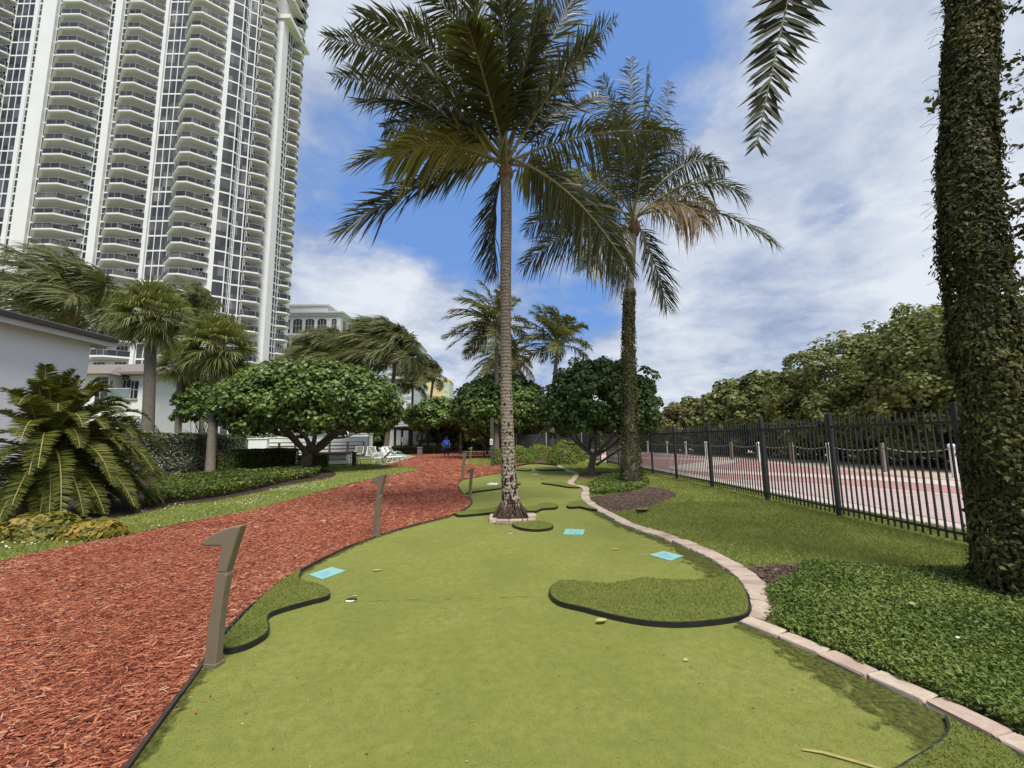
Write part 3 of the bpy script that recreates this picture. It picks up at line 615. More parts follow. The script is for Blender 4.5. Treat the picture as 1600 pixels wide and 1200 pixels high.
# ================================================================== lawn blades, ground cover
m_blade = mkleaf('lawn_blade', [(0, (.14, .175, .038)), (.45, (.25, .285, .070)), (.8, (.34, .36, .105)), (1, (.46, .42, .19))], .6, .25, .25, .45, .9)
lawn = np.concatenate([curbA, curbB, [[6.0, -1], [9, 1], [6.9, 6], [6.4, 12], [5.9, 27], [2.2, 27]]])
GC_px = [(1253, 884), (1300, 891), (1400, 897), (1520, 902), (1560, 905), (1700, 925), (2000, 1000), (2200, 1300), (1700, 1240), (1585, 1180), (1508, 1140), (1426, 1101), (1355, 1067), (1296, 1038), (1242, 1013), (1200, 996), (1180, 985), (1186, 968), (1190, 950), (1186, 931), (1208, 927), (1232, 912), (1250, 899)]
GCP = GL(GC_px)
def keep(xy, outs): 
    k = np.ones(len(xy), bool)
    for o_ in outs: k &= ~inside(o_, xy)
    return xy[k]
mb = MB()
def near_line(xy, line, d):
    r = np.full(len(xy), 9.)
    for p in line[::2]: r = np.minimum(r, np.hypot(xy[:, 0]-p[0], xy[:, 1]-p[1]))
    return xy[r > d]
for x0, x1, y0, y1, dn, h0, h1, w in ((2, 8, -1, 3, 2500, .02, .05, .006), (1, 7, 3, 6.5, 5200, .02, .05, .005), (1, 7, 6.5, 10, 3200, .025, .055, .007), (.5, 7, 10, 16, 1300, .03, .06, .011), (0, 7, 16, 28, 420, .035, .07, .02)):
    q = keep(scatter(lawn, x0, x1, y0, y1, dn), PATCH[:3]+PATCH[4:]+[GCP])
    q = near_line(q, np.concatenate([curbA, curbB]), .20 if y0 < 10 else .17)
    blades(mb, q, 0, h0, h1, w, .55)
Lst = np.concatenate([pL, pU[1:], GL([(560, 727), (525, 735), (525, 742)]), smooth_line(GL(bed_px[:-2]), .2)[::-1], [[-14, 6.4]]])
for y0, y1, dn, w in ((5, 8, 2000, .008), (8, 13, 1100, .011), (13, 30, 330, .02)):
    blades(mb, keep(scatter(Lst, -14, -4, y0, y1, dn), [PATH, BED]), 0, .025, .055, w, .6)
q = keep(scatter(GL([(525, 735), (590, 727), (640, 712), (560, 706), (470, 712), (470, 727)]), -16, -6, 22, 40, 160), [BED]); blades(mb, q, 0, .03, .07, .025, .5)
gp = GL([(728, 725), (745, 728), (768, 727.5), (772, 720), (763, 714), (735, 715)]); m2 = MB(); sheet(m2, smooth_line(gp, .3, True), .013); m2.build('grass_patch', m_ground, kind='structure')
blades(mb, scatter(gp, -5, 1, 22, 40, 200), .012, .04, .08, .03, .5)
mb.build('lawn_grass', m_blade, kind='stuff')
m_tf = mkleaf('turf_fibre', [(0, (.145, .17, .038)), (.5, (.22, .24, .056)), (.85, (.29, .295, .082)), (1, (.38, .36, .14))], .95, .2, .05, .5, 1.2)
mb = MB(); tb = near_line(scatter(TURF, -2.4, 3.0, 1.9, 7.0, 9000), np.concatenate([curbB]), .03); tb = tb[RG.random(len(tb)) < np.clip((7.0-tb[:, 1])/4.2, 0, 1)**1.3]; blades(mb, tb, .0157, .002, .0055, .0030, 1.3); mb.build('turf_fibre', m_tf, kind='stuff')
# tiny pale petals and clippings lying in the left lawn strip
m_petal = mk('pale_petal', (.66, .66, .58), (.50, .50, .40), 30, .7)
q = scatter(Lst, -14, -6, 5, 17, 90); nz = noise if False else None
k = (np.sin(q[:, 0]*2.1+q[:, 1]*.7)+np.sin(q[:, 1]*1.9-q[:, 0])+RG.normal(0, .6, len(q))) > .55; q = q[k]; mb = MB()
leaves(mb, np.column_stack([q, RG.uniform(.045, .065, len(q))]), A(0, 0, 1)+RG.normal(0, .4, (len(q), 3)), RG.uniform(.012, .03, len(q)), T_ROUND); mb.build('fallen_petals', m_petal, kind='stuff')
# leafy ground cover bottom right
m_gc = mkleaf('ground_cover_leaf', [(0, (.036, .062, .012)), (.35, (.085, .13, .026)), (.7, (.15, .20, .044)), (.92, (.23, .265, .06)), (1, (.34, .31, .07))], .48, .2, .25, .45, 1.4)
def groundcover(name, poly, bounds, mat, zmax, size, stems=True, sub=None):
    mb = MB()
    for x0, x1, y0, y1, dn, sc in bounds:
        q = scatter(poly, x0, x1, y0, y1, dn)
        if sub is not None: q = sub(q)
        z = np.abs(np.sin(q[:, 0]*3.1)*np.cos(q[:, 1]*2.7))*.25*zmax+zmax*(.15+.75*RG.random(len(q))**.7)
        leaves(mb, np.column_stack([q, z]), A(0, 0, 1)+RG.normal(0, .55, (len(q), 3)), size*sc*RG.uniform(.6, 1.35, len(q)), T_OVAL*A(1, 1.15), fold=.35, mat=0)
    return mb.build(name, mat, kind='stuff')
pcurb = np.concatenate([curbA[-30:], curbB])
groundcover('ground_cover', GCP, [(1.5, 7, 1.5, 3.2, 11000, .70), (1.5, 9, 3.2, 6.5, 8000, .82)], m_gc, .10, .042, sub=lambda q: near_line(keep(q, [PATCH[1]]), pcurb, .15))
m_gsoil = mk('cover_soil', (.028, .032, .012), (.05, .05, .022), 20, 1)
g2 = GCP.copy(); mb = MB(); sheet(mb, g2, .003); mb.build('cover_bed', m_gsoil, kind='structure')
IV2 = GL([(921, 772), (930, 752), (960, 742), (1000, 741), (1012, 752), (1012, 762), (985, 770), (945, 774)])
groundcover('ground_cover', smooth_line(IV2, .3, True), [(1.5, 5.5, 11, 18.5, 700, 1.5)], m_gc, .12, .07, sub=lambda q: near_line(keep(q, [PATCH[0]]), curbA, .2))
# low planting in the left bed
m_gc2 = mkleaf('bed_leaf', [(0, (.030, .055, .010)), (.4, (.065, .10, .016)), (.8, (.13, .165, .030)), (1, (.30, .30, .06))], .45, .2, .35, .5, .5)
LB = GL([(228, 794), (232, 772), (260, 756), (330, 748), (420, 742), (470, 737), (500, 737), (490, 746), (455, 752), (400, 765), (330, 779), (270, 786)])
groundcover('ground_cover', smooth_line(LB, .4, True), [(-18, -6, 9, 16, 620, 1.5), (-18, -6, 16, 30, 420, 1.7)], m_gc2, .32, .075)
# --- fallen leaves, husk and twig, each on its own
m_yl = mk('yellow_leaf', (.40, .36, .14), (.32, .25, .10), 20, .6); m_bl = mk('brown_husk', (.085, .055, .035), (.16, .11, .07), 14, .8, .4, 40)
def fleaf(u, v, L, yaw, label, mat, z=.018, curl=.25, tm=T_OVAL):
    c = G(u, v, z); mb = MB(); k = 9; xs = np.linspace(-.5, .5, k); w = .30*np.sin(np.linspace(.08, .97, k)*math.pi)**.8
    rows = [np.column_stack([xs, w*s_, curl*(xs**2)*.9+curl*np.abs(s_)*w*1.1]) for s_ in (-1, 0, 1)]
    V = np.stack(rows, 1).reshape(-1, 3)*L; ca, sa = math.cos(yaw), math.sin(yaw); V = V@np.array([[ca, sa, 0], [-sa, ca, 0], [0, 0, 1]])
    i = np.arange(k-1)[:, None]*3; j = np.arange(2)[None]; mb.add(V+A(c[0], c[1], z+.003), np.stack([i+j, i+3+j, i+4+j, i+1+j], -1).reshape(-1, 4))
    mb.build('fallen_leaf', mat, loc=tuple(c), label=label, cat='leaf', group='leaves fallen on the green')
fleaf(940, 974, .10, .5, 'curled yellow leaf against the black edge of the largest turf mat', m_yl, .018, .8)
fleaf(589, 892, .09, .3, 'pale yellow leaf lying flat in the left middle of the green', m_yl); fleaf(962, 859, .09, .1, 'small yellow leaf left of the askew turquoise plate', m_yl)
fleaf(885, 797, .11, 1.5, 'tiny yellow leaf by the small dark turf tongue', m_yl); fleaf(890, 784, .12, .2, 'yellow leaf farther up the green before the kerb bend', m_yl); fleaf(1072, 1032, .05, .9, 'tiny pale leaf on open turf at the right', m_yl)
fleaf(1426, 944, .07, .9, 'pale leaf lying on the leafy ground cover', m_yl, .12); fleaf(1497, 997, .04, .7, 'whitish leaf on the ground cover near the ivy palm', m_petal, .12)
fleaf(1004, 800, .36, .3, 'dark brown palm husk lying on grass beside the mulch island', m_bl, .03, .5); fleaf(848, 749, .14, .2, 'dark leaf far up the green', m_bl)
fleaf(555, 892+40, .05, .2, 'scrap of pale leaf behind the left golf cup', m_yl)
q = scatter(TURF, -2.5, 4.5, 2.0, 9.5, 14); mb = MB(); leaves(mb, np.column_stack([q, RG.uniform(.019, .023, len(q))]), A(0, 0, 1)+RG.normal(0, .25, (len(q), 3)), RG.uniform(.008, .022, len(q)), T_OVAL, fold=.3); mb.build('leaf_litter', mkleaf('litter_scrap', [(0, (.05, .035, .02)), (.45, (.16, .12, .05)), (.8, (.36, .33, .16)), (1, (.55, .52, .40))], .8, 0, .1), kind='stuff')
a = G(1254, 1180); b_ = G(1340, 1200); mb = MB(); tube(mb, np.array([a+A(0, 0, .024), (a*.6+b_*.4)+A(0, .01, .026), b_+A(0, 0, .024), b_+(b_-a)*.6+A(0, -.02, .024)]), [.004, .006, .006, .005], 6); mb.build('twig', m_yl, loc=tuple(a), label='thin yellowish palm twig on the turf at the bottom edge', cat='twig')
# ================================================================== plants
m_bark1 = mk('grey_bark', (.10, .075, .058), (.19, .15, .12), 14, .9, .7, 40, .1)
m_bark2 = mk('dark_bark', (.045, .032, .024), (.085, .065, .050), 14, .9, .7, 40, .1)
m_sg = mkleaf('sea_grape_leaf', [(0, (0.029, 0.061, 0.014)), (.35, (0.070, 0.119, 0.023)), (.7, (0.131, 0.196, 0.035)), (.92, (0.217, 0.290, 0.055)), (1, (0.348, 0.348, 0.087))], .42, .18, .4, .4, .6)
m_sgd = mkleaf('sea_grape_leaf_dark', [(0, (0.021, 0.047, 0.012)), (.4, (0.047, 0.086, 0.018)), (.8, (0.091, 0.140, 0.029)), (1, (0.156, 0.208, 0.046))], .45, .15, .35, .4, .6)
m_dune = mkleaf('dune_leaf', [(0, (0.043, 0.053, 0.017)), (.3, (0.091, 0.113, 0.032)), (.65, (0.162, 0.183, 0.048)), (.88, (0.204, 0.215, 0.065)), (.965, (0.215, 0.162, 0.065)), (1, (0.387, 0.140, 0.065))], .5, .2, .3, .45, .5)
m_brz = mkleaf('bronze_leaf', [(0, (.05, .052, .018)), (.4, (.12, .115, .04)), (.8, (.18, .155, .055)), (1, (.25, .19, .08))], .55, .2, .25, .45, .5)
def limb(mb, a, b, r0, r1, wob=.08, n=7, k=7, mat=0, sag=0):
    a = np.array(a, float); b = np.array(b, float); t = np.linspace(0, 1, k); L = np.linalg.norm(b-a)
    p = a+(b-a)*t[:, None]; off = RG.normal(0, wob*L, 3); p = p+np.sin(t*math.pi)[:, None]*off+np.sin(t*math.pi)[:, None]*A(0, 0, -sag*L)
    tube(mb, p, r0+(r1-r0)*t, n, mat); return p
def crown_pts(c, rad, nclump, rc, per, flat=-.55, lump=.10, inner=.12):
    """leaf positions and normals of a clumped crown: clumps sit on an ellipsoid, leaves sit on the clumps' outer sides"""
    d = sph(nclump*3); d = d[d[:, 2] > flat][:nclump]
    rr = 1+RG.normal(0, lump, len(d)); ins = RG.random(len(d)) < inner; rr[ins] *= RG.uniform(.45, .85, ins.sum())
    cc = c+d*rad*rr[:, None]*(1-rc/np.mean(rad)*.6)
    n = sph(len(cc)*per); base = np.repeat(cc, per, 0); out = np.repeat(nrm(d/np.array(rad)), per, 0)
    nn = nrm(n+out*.75); rs = rc*RG.uniform(.75, 1.3, len(cc)); rs = np.repeat(rs, per)*RG.uniform(.35, 1.0, len(base))**.5
    return base+nn*rs[:, None]*A(1, 1, .85), nn, cc
def tree(name, base, ccen, rad, label, cat, leafmat, barkmat, nclump, rc, per, size, trunk_r, limbs=7, group=None, fork=.35, tmpl=T_ROUND, flat=-.55, lump=.10, limbr=.55, extra=None, parts=('trunk', 'crown')):
    t = thing(name, (base[0], base[1], 0), label, cat, group)
    base = np.array([base[0], base[1], 0.]); ccen = np.array(ccen, float); rad = np.array(rad, float)
    mb = MB(); fk = base+(ccen-base)*A(fork*.5, fork*.5, fork); fk[2] = (ccen[2]-rad[2])*fork*1.2
    tube(mb, [base+A(0, 0, -.05), base*.97+fk*.03+A(0, 0, .1), (base+fk)/2+RG.normal(0, .03, 3), fk], [trunk_r*1.5, trunk_r*1.15, trunk_r*.95, trunk_r*.85], 10)
    for i in range(limbs):
        a = 2*math.pi*(i+.3*RG.random())/limbs; e = ccen+rad*A(math.cos(a)*.72, math.sin(a)*.72, RG.uniform(-.45, .1))
        p = limb(mb, fk+RG.normal(0, trunk_r*.3, 3), e, trunk_r*limbr, trunk_r*.16, .10, 7, 8, sag=.08)
        for j in range(3):
            e2 = p[4]+nrm(e-fk)*rad.mean()*.3+RG.normal(0, .35, 3)*rad*A(.6, .6, .6); e2[2] = abs(e2[2]); limb(mb, p[3+j % 3], e2, trunk_r*.25, trunk_r*.07, .12, 5, 5)
    if extra: extra(mb, fk)
    mb.build(parts[0], barkmat, t, smooth=True)
    pos, nn, cc = crown_pts(ccen, rad, nclump, rc, per, flat, lump)
    k = pos[:, 2] > .12; pos, nn = pos[k], nn[k]
    mb = MB(); up = nrm(nn+A(0, 0, .55)+RG.normal(0, .38, nn.shape)); leaves(mb, pos, up, size*RG.uniform(.65, 1.3, len(pos)), tmpl, fold=.2)
    mb.build(parts[1], leafmat, t); return t
# clipped sea grapes on the lawn
tree('sea_grape_tree', G(478, 737), P(478, 632, 21.9)+A(0, .6, 0), (4.45, 3.6, 2.1), 'broad clipped sea grape with mushroom crown and forked trunk left of the bark path', 'tree', m_sg, m_bark1, 820, .48, 46, .155, .30, 7, 'clipped sea grapes on the lawn', .55, flat=-.58, lump=.05, limbr=.5)
tree('sea_grape_tree', (-1.2, 35.5), P(783, 637, 35.5), (3.85, 3.2, 2.65), 'round clipped sea grape right behind the central palm trunk', 'tree', m_sg, m_bark2, 480, .52, 42, .21, .26, 7, 'clipped sea grapes on the lawn', .35, flat=-.6, lump=.05)
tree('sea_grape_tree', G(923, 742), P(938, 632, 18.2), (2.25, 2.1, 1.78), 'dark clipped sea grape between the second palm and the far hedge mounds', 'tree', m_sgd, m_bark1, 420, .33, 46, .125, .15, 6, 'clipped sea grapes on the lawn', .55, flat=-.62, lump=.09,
     extra=lambda mb, fk: limb(mb, fk+A(.1, 0, -.35), fk+A(1.5, .3, .45), .06, .03, .04))
tree('sea_grape_tree', G(648, 706), P(687, 654, 50), (4.0, 4, 2.1), 'far low sea grape with thin leaning trunk behind the person in blue', 'tree', m_sg, m_bark1, 380, .6, 36, .28, .18, 6, 'clipped sea grapes on the lawn', .6, flat=-.45, lump=.06)
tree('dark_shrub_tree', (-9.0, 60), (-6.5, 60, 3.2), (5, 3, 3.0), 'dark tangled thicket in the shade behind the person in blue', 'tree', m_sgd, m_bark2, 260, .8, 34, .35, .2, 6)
tree('green_tree', (-22.5, 31), P(310, 635, 31), (1.35, 1.4, 2.1), 'small flowering green tree between the two fan palms', 'tree', m_sg, m_bark2, 150, .35, 40, .16, .08, 5)
tree('pale_tree', (3.4, 40), P(872, 660, 40), (4.0, 2.5, 2.2), 'light green loose tree seen in the gap between the two round sea grapes', 'tree', m_dune, m_bark1, 140, .6, 34, .3, .12, 5)
tree('green_tree', (-2.6, 44), P(770, 665, 44), (3.0, 2.0, 1.8), 'light green tree low behind the sign post', 'tree', m_dune, m_bark1, 120, .5, 34, .26, .12, 5)
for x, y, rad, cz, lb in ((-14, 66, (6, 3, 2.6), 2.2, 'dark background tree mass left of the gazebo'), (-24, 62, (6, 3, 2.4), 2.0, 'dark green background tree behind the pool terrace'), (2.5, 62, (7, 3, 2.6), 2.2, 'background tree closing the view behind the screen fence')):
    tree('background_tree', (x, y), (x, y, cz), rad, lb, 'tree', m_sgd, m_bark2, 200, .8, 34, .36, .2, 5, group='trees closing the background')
# wild sea grapes of the dune, beyond the boardwalk
DN = [((21.5, 13.5), (3.6, 4.2, 3.2), 3.1, m_dune, 'wild sea grape bush half hidden by the ivy trunk'), ((20.0, 19.0), (3.7, 3.9, 3.7), 3.4, m_dune, 'tall wild sea grape bush rising right of the tallest fence post'),
      ((20.0, 25.5), (4.1, 4.4, 3.7), 3.4, m_dune, 'big rounded wild sea grape bush over the middle of the fence, sloping left'), ((19.4, 33.5), (4.0, 4.8, 3.2), 2.9, m_dune, 'lower wild sea grape bush left of the big rounded one'),
      ((18.4, 43), (3.8, 5, 2.5), 2.5, m_brz, 'bronze tinged wild bush at the left end of the dune thicket'), ((15.9, 55), (3.4, 6, 1.75), 1.9, m_brz, 'brown green far bush right of the second palm trunk'), ((13.5, 70), (5, 6, 2.0), 2.0, m_dune, 'farthest dune bush above the fence end'), ((25.5, 17.0), (4, 5, 4.2), 4.4, m_dune, 'back row wild sea grape bush whose top shows highest left of the ivy trunk'), ((25.5, 26), (4, 5, 4.4), 4.4, m_dune, 'back row wild sea grape bush behind the big rounded one'),
      ((25.0, 10.0), (4.2, 4.2, 3.6), 4.2, m_dune, 'wild sea grape bush showing right of the ivy trunk at the photo edge')]
DN += [((20.6, 16.2), (3.0, 3.2, 2.9), 2.6, m_dune, 'front wild sea grape bush between the two nearest tall ones'), ((20.4, 22.2), (3.2, 3.4, 3.0), 2.7, m_dune, 'front wild sea grape bush between the tallest one and the big rounded one'), ((20.0, 29.4), (3.2, 3.6, 2.9), 2.6, m_dune, 'front wild sea grape bush left of the big rounded one'), ((19.2, 38.2), (3.4, 3.8, 2.6), 2.3, m_dune, 'front wild sea grape bush before the bronze tinged one'), ((16.8, 48.5), (3.2, 4, 2.0), 1.9, m_brz, 'low olive bush between the bronze tinged and the brown green ones')]
for (x, y), rad, cz, mt, lb in DN:
    sc = .16 if y < 30 else .28
    tree('sea_grape_bush', (x, y), (x, y, cz), rad, lb, 'bush', mt, m_bark2, int(330*(1 if y < 30 else .7)), .62, 62 if y < 30 else 46, sc, .16, 6, 'wild sea grape bushes along the dune', .5, flat=-.75, lump=.09, parts=('stems', 'foliage'))
# hedges
def hedge(name, poly, z0, z1, label, cat, mat, n, size, core=None, dome=0, tm=T_OVAL, group=None, rough=.05):
    """Clipped shrub: leaves on an irregular box-like shell round a dim twiggy core"""
    poly = np.asarray(poly, float)[:, :2]; c = poly.mean(0); t = thing(name, (c[0], c[1], 0), label, cat, group)
    mb = MB(); inn = c+(poly-c)*.86
    prism(mb, inn, 0.02, z1-(z1-z0)*.12-.02); mb.build('twigs', core or m_bark2, t)
    per = np.linalg.norm(np.roll(poly, -1, 0)-poly, axis=1); tot = per.sum(); cum = np.concatenate([[0], np.cumsum(per)])
    ar = abs(.5*np.sum(poly[:, 0]*np.roll(poly[:, 1], -1)-np.roll(poly[:, 0], -1)*poly[:, 1])); ns = int(n*tot*(z1-z0)/(tot*(z1-z0)+ar)); nt_ = n-ns
    cl = np.vstack([poly, poly[:1]]); s = RG.uniform(0, tot, ns); px_ = np.interp(s, cum, cl[:, 0]); py_ = np.interp(s, cum, cl[:, 1])
    idx = np.clip(np.searchsorted(cum, s)-1, 0, len(poly)-1); e = nrm(np.roll(poly, -1, 0)-poly)[idx]; nn = np.column_stack([e[:, 1], -e[:, 0]]); 
    sgn = np.sign(((np.column_stack([px_, py_])-c)*nn).sum(1)); nn = nn*sgn[:, None]
    z = z0+(z1-z0)*RG.random(ns); ins = np.abs(RG.normal(0, rough*1.6, ns))
    rnd = np.clip((z-(z1-.18))/.18, 0, 1)**2*.12
    p1 = np.column_stack([px_-nn[:, 0]*(ins+rnd), py_-nn[:, 1]*(ins+rnd), z]); n1 = np.column_stack([nn, np.full(ns, .25)])
    lo, hi = poly.min(0), poly.max(0); q = np.column_stack([RG.uniform(lo[0], hi[0], nt_*3), RG.uniform(lo[1], hi[1], nt_*3)]); q = q[inside(poly, q)][:nt_]
    p2 = np.column_stack([q, z1-np.abs(RG.normal(0, rough, len(q)))]); n2 = np.tile(A(0, 0, 1.), (len(q), 1))
    pos = np.vstack([p1, p2]); nr = np.vstack([n1, n2])
    wv = (np.sin(pos[:, 0]*2.3)+np.sin(pos[:, 1]*2.9+1)+np.sin(pos[:, 2]*4))*.03; pos = pos+nr*wv[:, None]
    mb = MB(); leaves(mb, pos, nrm(nr+RG.normal(0, .5, nr.shape)), size*RG.uniform(.6, 1.35, len(pos)), tm, fold=.25); mb.build('foliage', mat, t); return t
def mound(name, c, rad, label, cat, mat, n, size, tm=T_OVAL, group=None, cone=0, flat=0):
    t = thing(name, (c[0], c[1], 0), label, cat, group); c = np.array([c[0], c[1], 0.]); rad = np.array(rad, float)
    d = sph(n*3); d = d[d[:, 2] > -.05][:n]; d[:, 2] = np.abs(d[:, 2])
    r = 1-np.abs(RG.normal(0, .05, len(d)))+.035*(np.sin(d[:, 0]*7+c[0])+np.sin(d[:, 1]*8)+np.sin(d[:, 2]*9))
    pos = c+d*rad*r[:, None]; pos[:, 2] = np.maximum(pos[:, 2], .03)
    mb = MB(); th = np.arange(12)/12*2*math.pi
    for k0, k1 in ((0, .35), (.35, .6), (.6, .8)):
        r0 = math.sqrt(max(0, 1-k0*k0))*.85; r1 = math.sqrt(max(0, 1-k1*k1))*.85
        V = np.concatenate([np.column_stack([c[0]+rad[0]*r*np.cos(th), c[1]+rad[1]*r*np.sin(th), np.full(12, z*rad[2]*.9+.02)]) for r, z in ((r0, k0), (r1, k1))]); j = np.arange(12); mb.add(V, np.stack([j, (j+1) % 12, (j+1) % 12+12, j+12], -1))
    mb.add(V[12:], [tuple(range(12))]); mb.build('twigs', m_bark2, t)
    mb = MB(); leaves(mb, pos, nrm(d/rad*rad.mean()+RG.normal(0, .45, d.shape)), size*RG.uniform(.6, 1.35, len(pos)), tm, fold=.25); mb.build('foliage', mat, t); return t
m_silver = mkleaf('silver_leaf', [(0, (0.110, 0.133, 0.077)), (.4, (0.235, 0.274, 0.173)), (.75, (0.375, 0.414, 0.281)), (1, (0.594, 0.625, 0.469))], .55, .12, .3, .35, .8)
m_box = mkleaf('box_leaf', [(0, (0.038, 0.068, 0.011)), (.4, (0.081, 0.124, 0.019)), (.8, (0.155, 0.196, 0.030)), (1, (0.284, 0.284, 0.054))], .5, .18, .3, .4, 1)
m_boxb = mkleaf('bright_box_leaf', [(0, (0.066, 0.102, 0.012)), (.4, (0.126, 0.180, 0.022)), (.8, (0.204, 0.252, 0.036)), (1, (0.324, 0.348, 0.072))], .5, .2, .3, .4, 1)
m_croton = mkleaf('croton_leaf', [(0, (.030, .048, .008)), (.35, (.10, .11, .014)), (.65, (.26, .20, .03)), (.9, (.40, .26, .04)), (1, (.36, .12, .03))], .45, .2, .35, .4, 2)
m_red = mkleaf('red_leaf', [(0, (.05, .012, .014)), (.5, (.12, .022, .026)), (1, (.20, .06, .05))], .5, .2, .3)
hA = G(170, 752); hB = G(383, 728)
d = nrm((hB-hA)[:2]); nrmv = A(-d[1], d[0]); L0 = np.linalg.norm((hB-hA)[:2])
pp = [hA[:2]-d*4+0*nrmv, hA[:2]+d*L0*.35, hA[:2]+d*L0*.7, hB[:2], hB[:2]+nrmv*1.8, hA[:2]+nrmv*1.8-d*4]
hedge('silver_hedge', pp, .02, 1.93, 'tall clipped hedge of silvery leaves behind the cycad', 'hedge', m_silver, 52000, .125)
def rectbetween(u0, v0, u1, v1, dep):
    a = G(u0, v0)[:2]; b_ = G(u1, v1)[:2]; e = nrm(b_-a); n = A(-e[1], e[0]); n = n if n[1] > 0 else -n
    return [a, b_, b_+n*dep, a+n*dep]
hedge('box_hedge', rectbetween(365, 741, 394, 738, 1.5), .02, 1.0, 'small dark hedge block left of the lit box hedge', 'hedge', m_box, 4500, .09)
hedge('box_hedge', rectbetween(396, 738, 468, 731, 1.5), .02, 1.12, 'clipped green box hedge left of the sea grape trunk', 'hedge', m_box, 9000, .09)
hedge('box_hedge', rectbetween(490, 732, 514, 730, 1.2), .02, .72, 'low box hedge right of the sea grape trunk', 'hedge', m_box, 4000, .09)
hedge('background_hedge', [(-40, 63), (12, 63), (12, 65), (-40, 65)], .02, 2.6, 'long dark hedge closing the far side of the park', 'hedge', m_sgd, 16000, .34)
hedge('low_hedge', rectbetween(470, 712, 690, 708, 1.0), .02, .85, 'long low mottled hedge behind the loungers', 'hedge', m_croton, 7000, .16)
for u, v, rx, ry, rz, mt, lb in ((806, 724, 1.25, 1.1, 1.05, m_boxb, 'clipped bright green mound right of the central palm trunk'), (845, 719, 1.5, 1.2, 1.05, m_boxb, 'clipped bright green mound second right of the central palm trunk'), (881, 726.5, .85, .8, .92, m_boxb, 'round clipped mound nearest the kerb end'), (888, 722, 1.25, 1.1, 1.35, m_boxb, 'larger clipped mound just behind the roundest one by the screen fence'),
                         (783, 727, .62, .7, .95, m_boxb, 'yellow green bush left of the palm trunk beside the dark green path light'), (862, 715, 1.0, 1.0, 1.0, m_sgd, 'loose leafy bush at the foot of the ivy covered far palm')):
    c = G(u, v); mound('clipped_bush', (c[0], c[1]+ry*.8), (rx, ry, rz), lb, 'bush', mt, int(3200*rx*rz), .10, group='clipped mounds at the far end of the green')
c = G(18, 852); mound('croton_bush', (c[0]-.1, c[1]+.5), (.62, .42, .36), 'yellow and green croton bush under the cycad fronds at the left edge', 'bush', m_croton, 1500, .10, T_ROUND)
mound('croton_bush', (c[0]+.75, c[1]+.45), (.45, .35, .26), 'smaller yellow green croton bush right of the bright one', 'bush', m_croton, 900, .10, T_ROUND)
c = P(205, 680, 33); mound('round_bush', (c[0], 33), (2.3, 2.0, 3.4), 'big dark rounded bush behind the silvery hedge', 'bush', m_sgd, 6000, .15)
c = P(120, 680, 36); mound('round_bush', (c[0], 36), (2.6, 2.0, 3.0), 'dark low bush behind the cycad tips', 'bush', m_sgd, 5000, .15)
c = P(310, 680, 36); hedge('red_hedge', [(c[0]-2.6, 36), (c[0]+1.6, 36), (c[0]+1.6, 37.2), (c[0]-2.6, 37.2)], .1, 2.25, 'dark red leaved hedge behind the silvery hedge', 'hedge', m_red, 4000, .16)
c = P(265, 680, 34); hedge('green_hedge', [(c[0]-2.2, 34), (c[0]+1.8, 34), (c[0]+1.8, 35), (c[0]-2.2, 35)], .1, 2.1, 'green hedge showing above the silvery hedge', 'hedge', m_box, 3000, .14)
# ------------------------------------------------------------------ palms
m_fr = mkleaf('palm_leaflet', [(0, (0.016, 0.020, 0.008)), (.35, (0.037, 0.040, 0.016)), (.75, (0.064, 0.067, 0.026)), (.95, (0.107, 0.102, 0.045)), (1, (0.197, 0.156, 0.090))], .42, .13, .35, .35, .8)
m_frd = mkleaf('palm_leaflet_backlit', [(0, (.018, .022, .010)), (.5, (.036, .040, .017)), (1, (.07, .07, .03))], .6, .10, .2, .35, .8)  # darker leaflet copy: backlit shade of the hanging frond put into the colour
m_fry = mkleaf('palm_leaflet_yellow', [(0, (.11, .11, .024)), (.4, (.22, .21, .05)), (.8, (.32, .29, .085)), (1, (.38, .30, .13))], .45, .35, .35, .3, .8)
m_frb = mkleaf('palm_leaflet_dry', [(0, (.075, .050, .028)), (.5, (.17, .115, .06)), (1, (.27, .20, .12))], .6, .25, .2, .3, .8)
m_frw = mkleaf('palm_leaflet_far', [(0, (.045, .055, .014)), (.4, (.088, .10, .026)), (.75, (.135, .14, .042)), (.93, (.19, .175, .065)), (1, (.28, .20, .09))], .45, .25, .4, .4, .4)
m_rach = mk('frond_stem', (.17, .16, .055), (.24, .21, .09), 6, .5, .1, 30, .4)
m_fibre = mk('palm_fibre', (.12, .07, .04), (.22, .14, .085), 16, .95, .8, 50, .05)
m_boot = mk('palm_boot', (.085, .045, .030), (.16, .095, .06), 12, .95, .8, 40, .05)
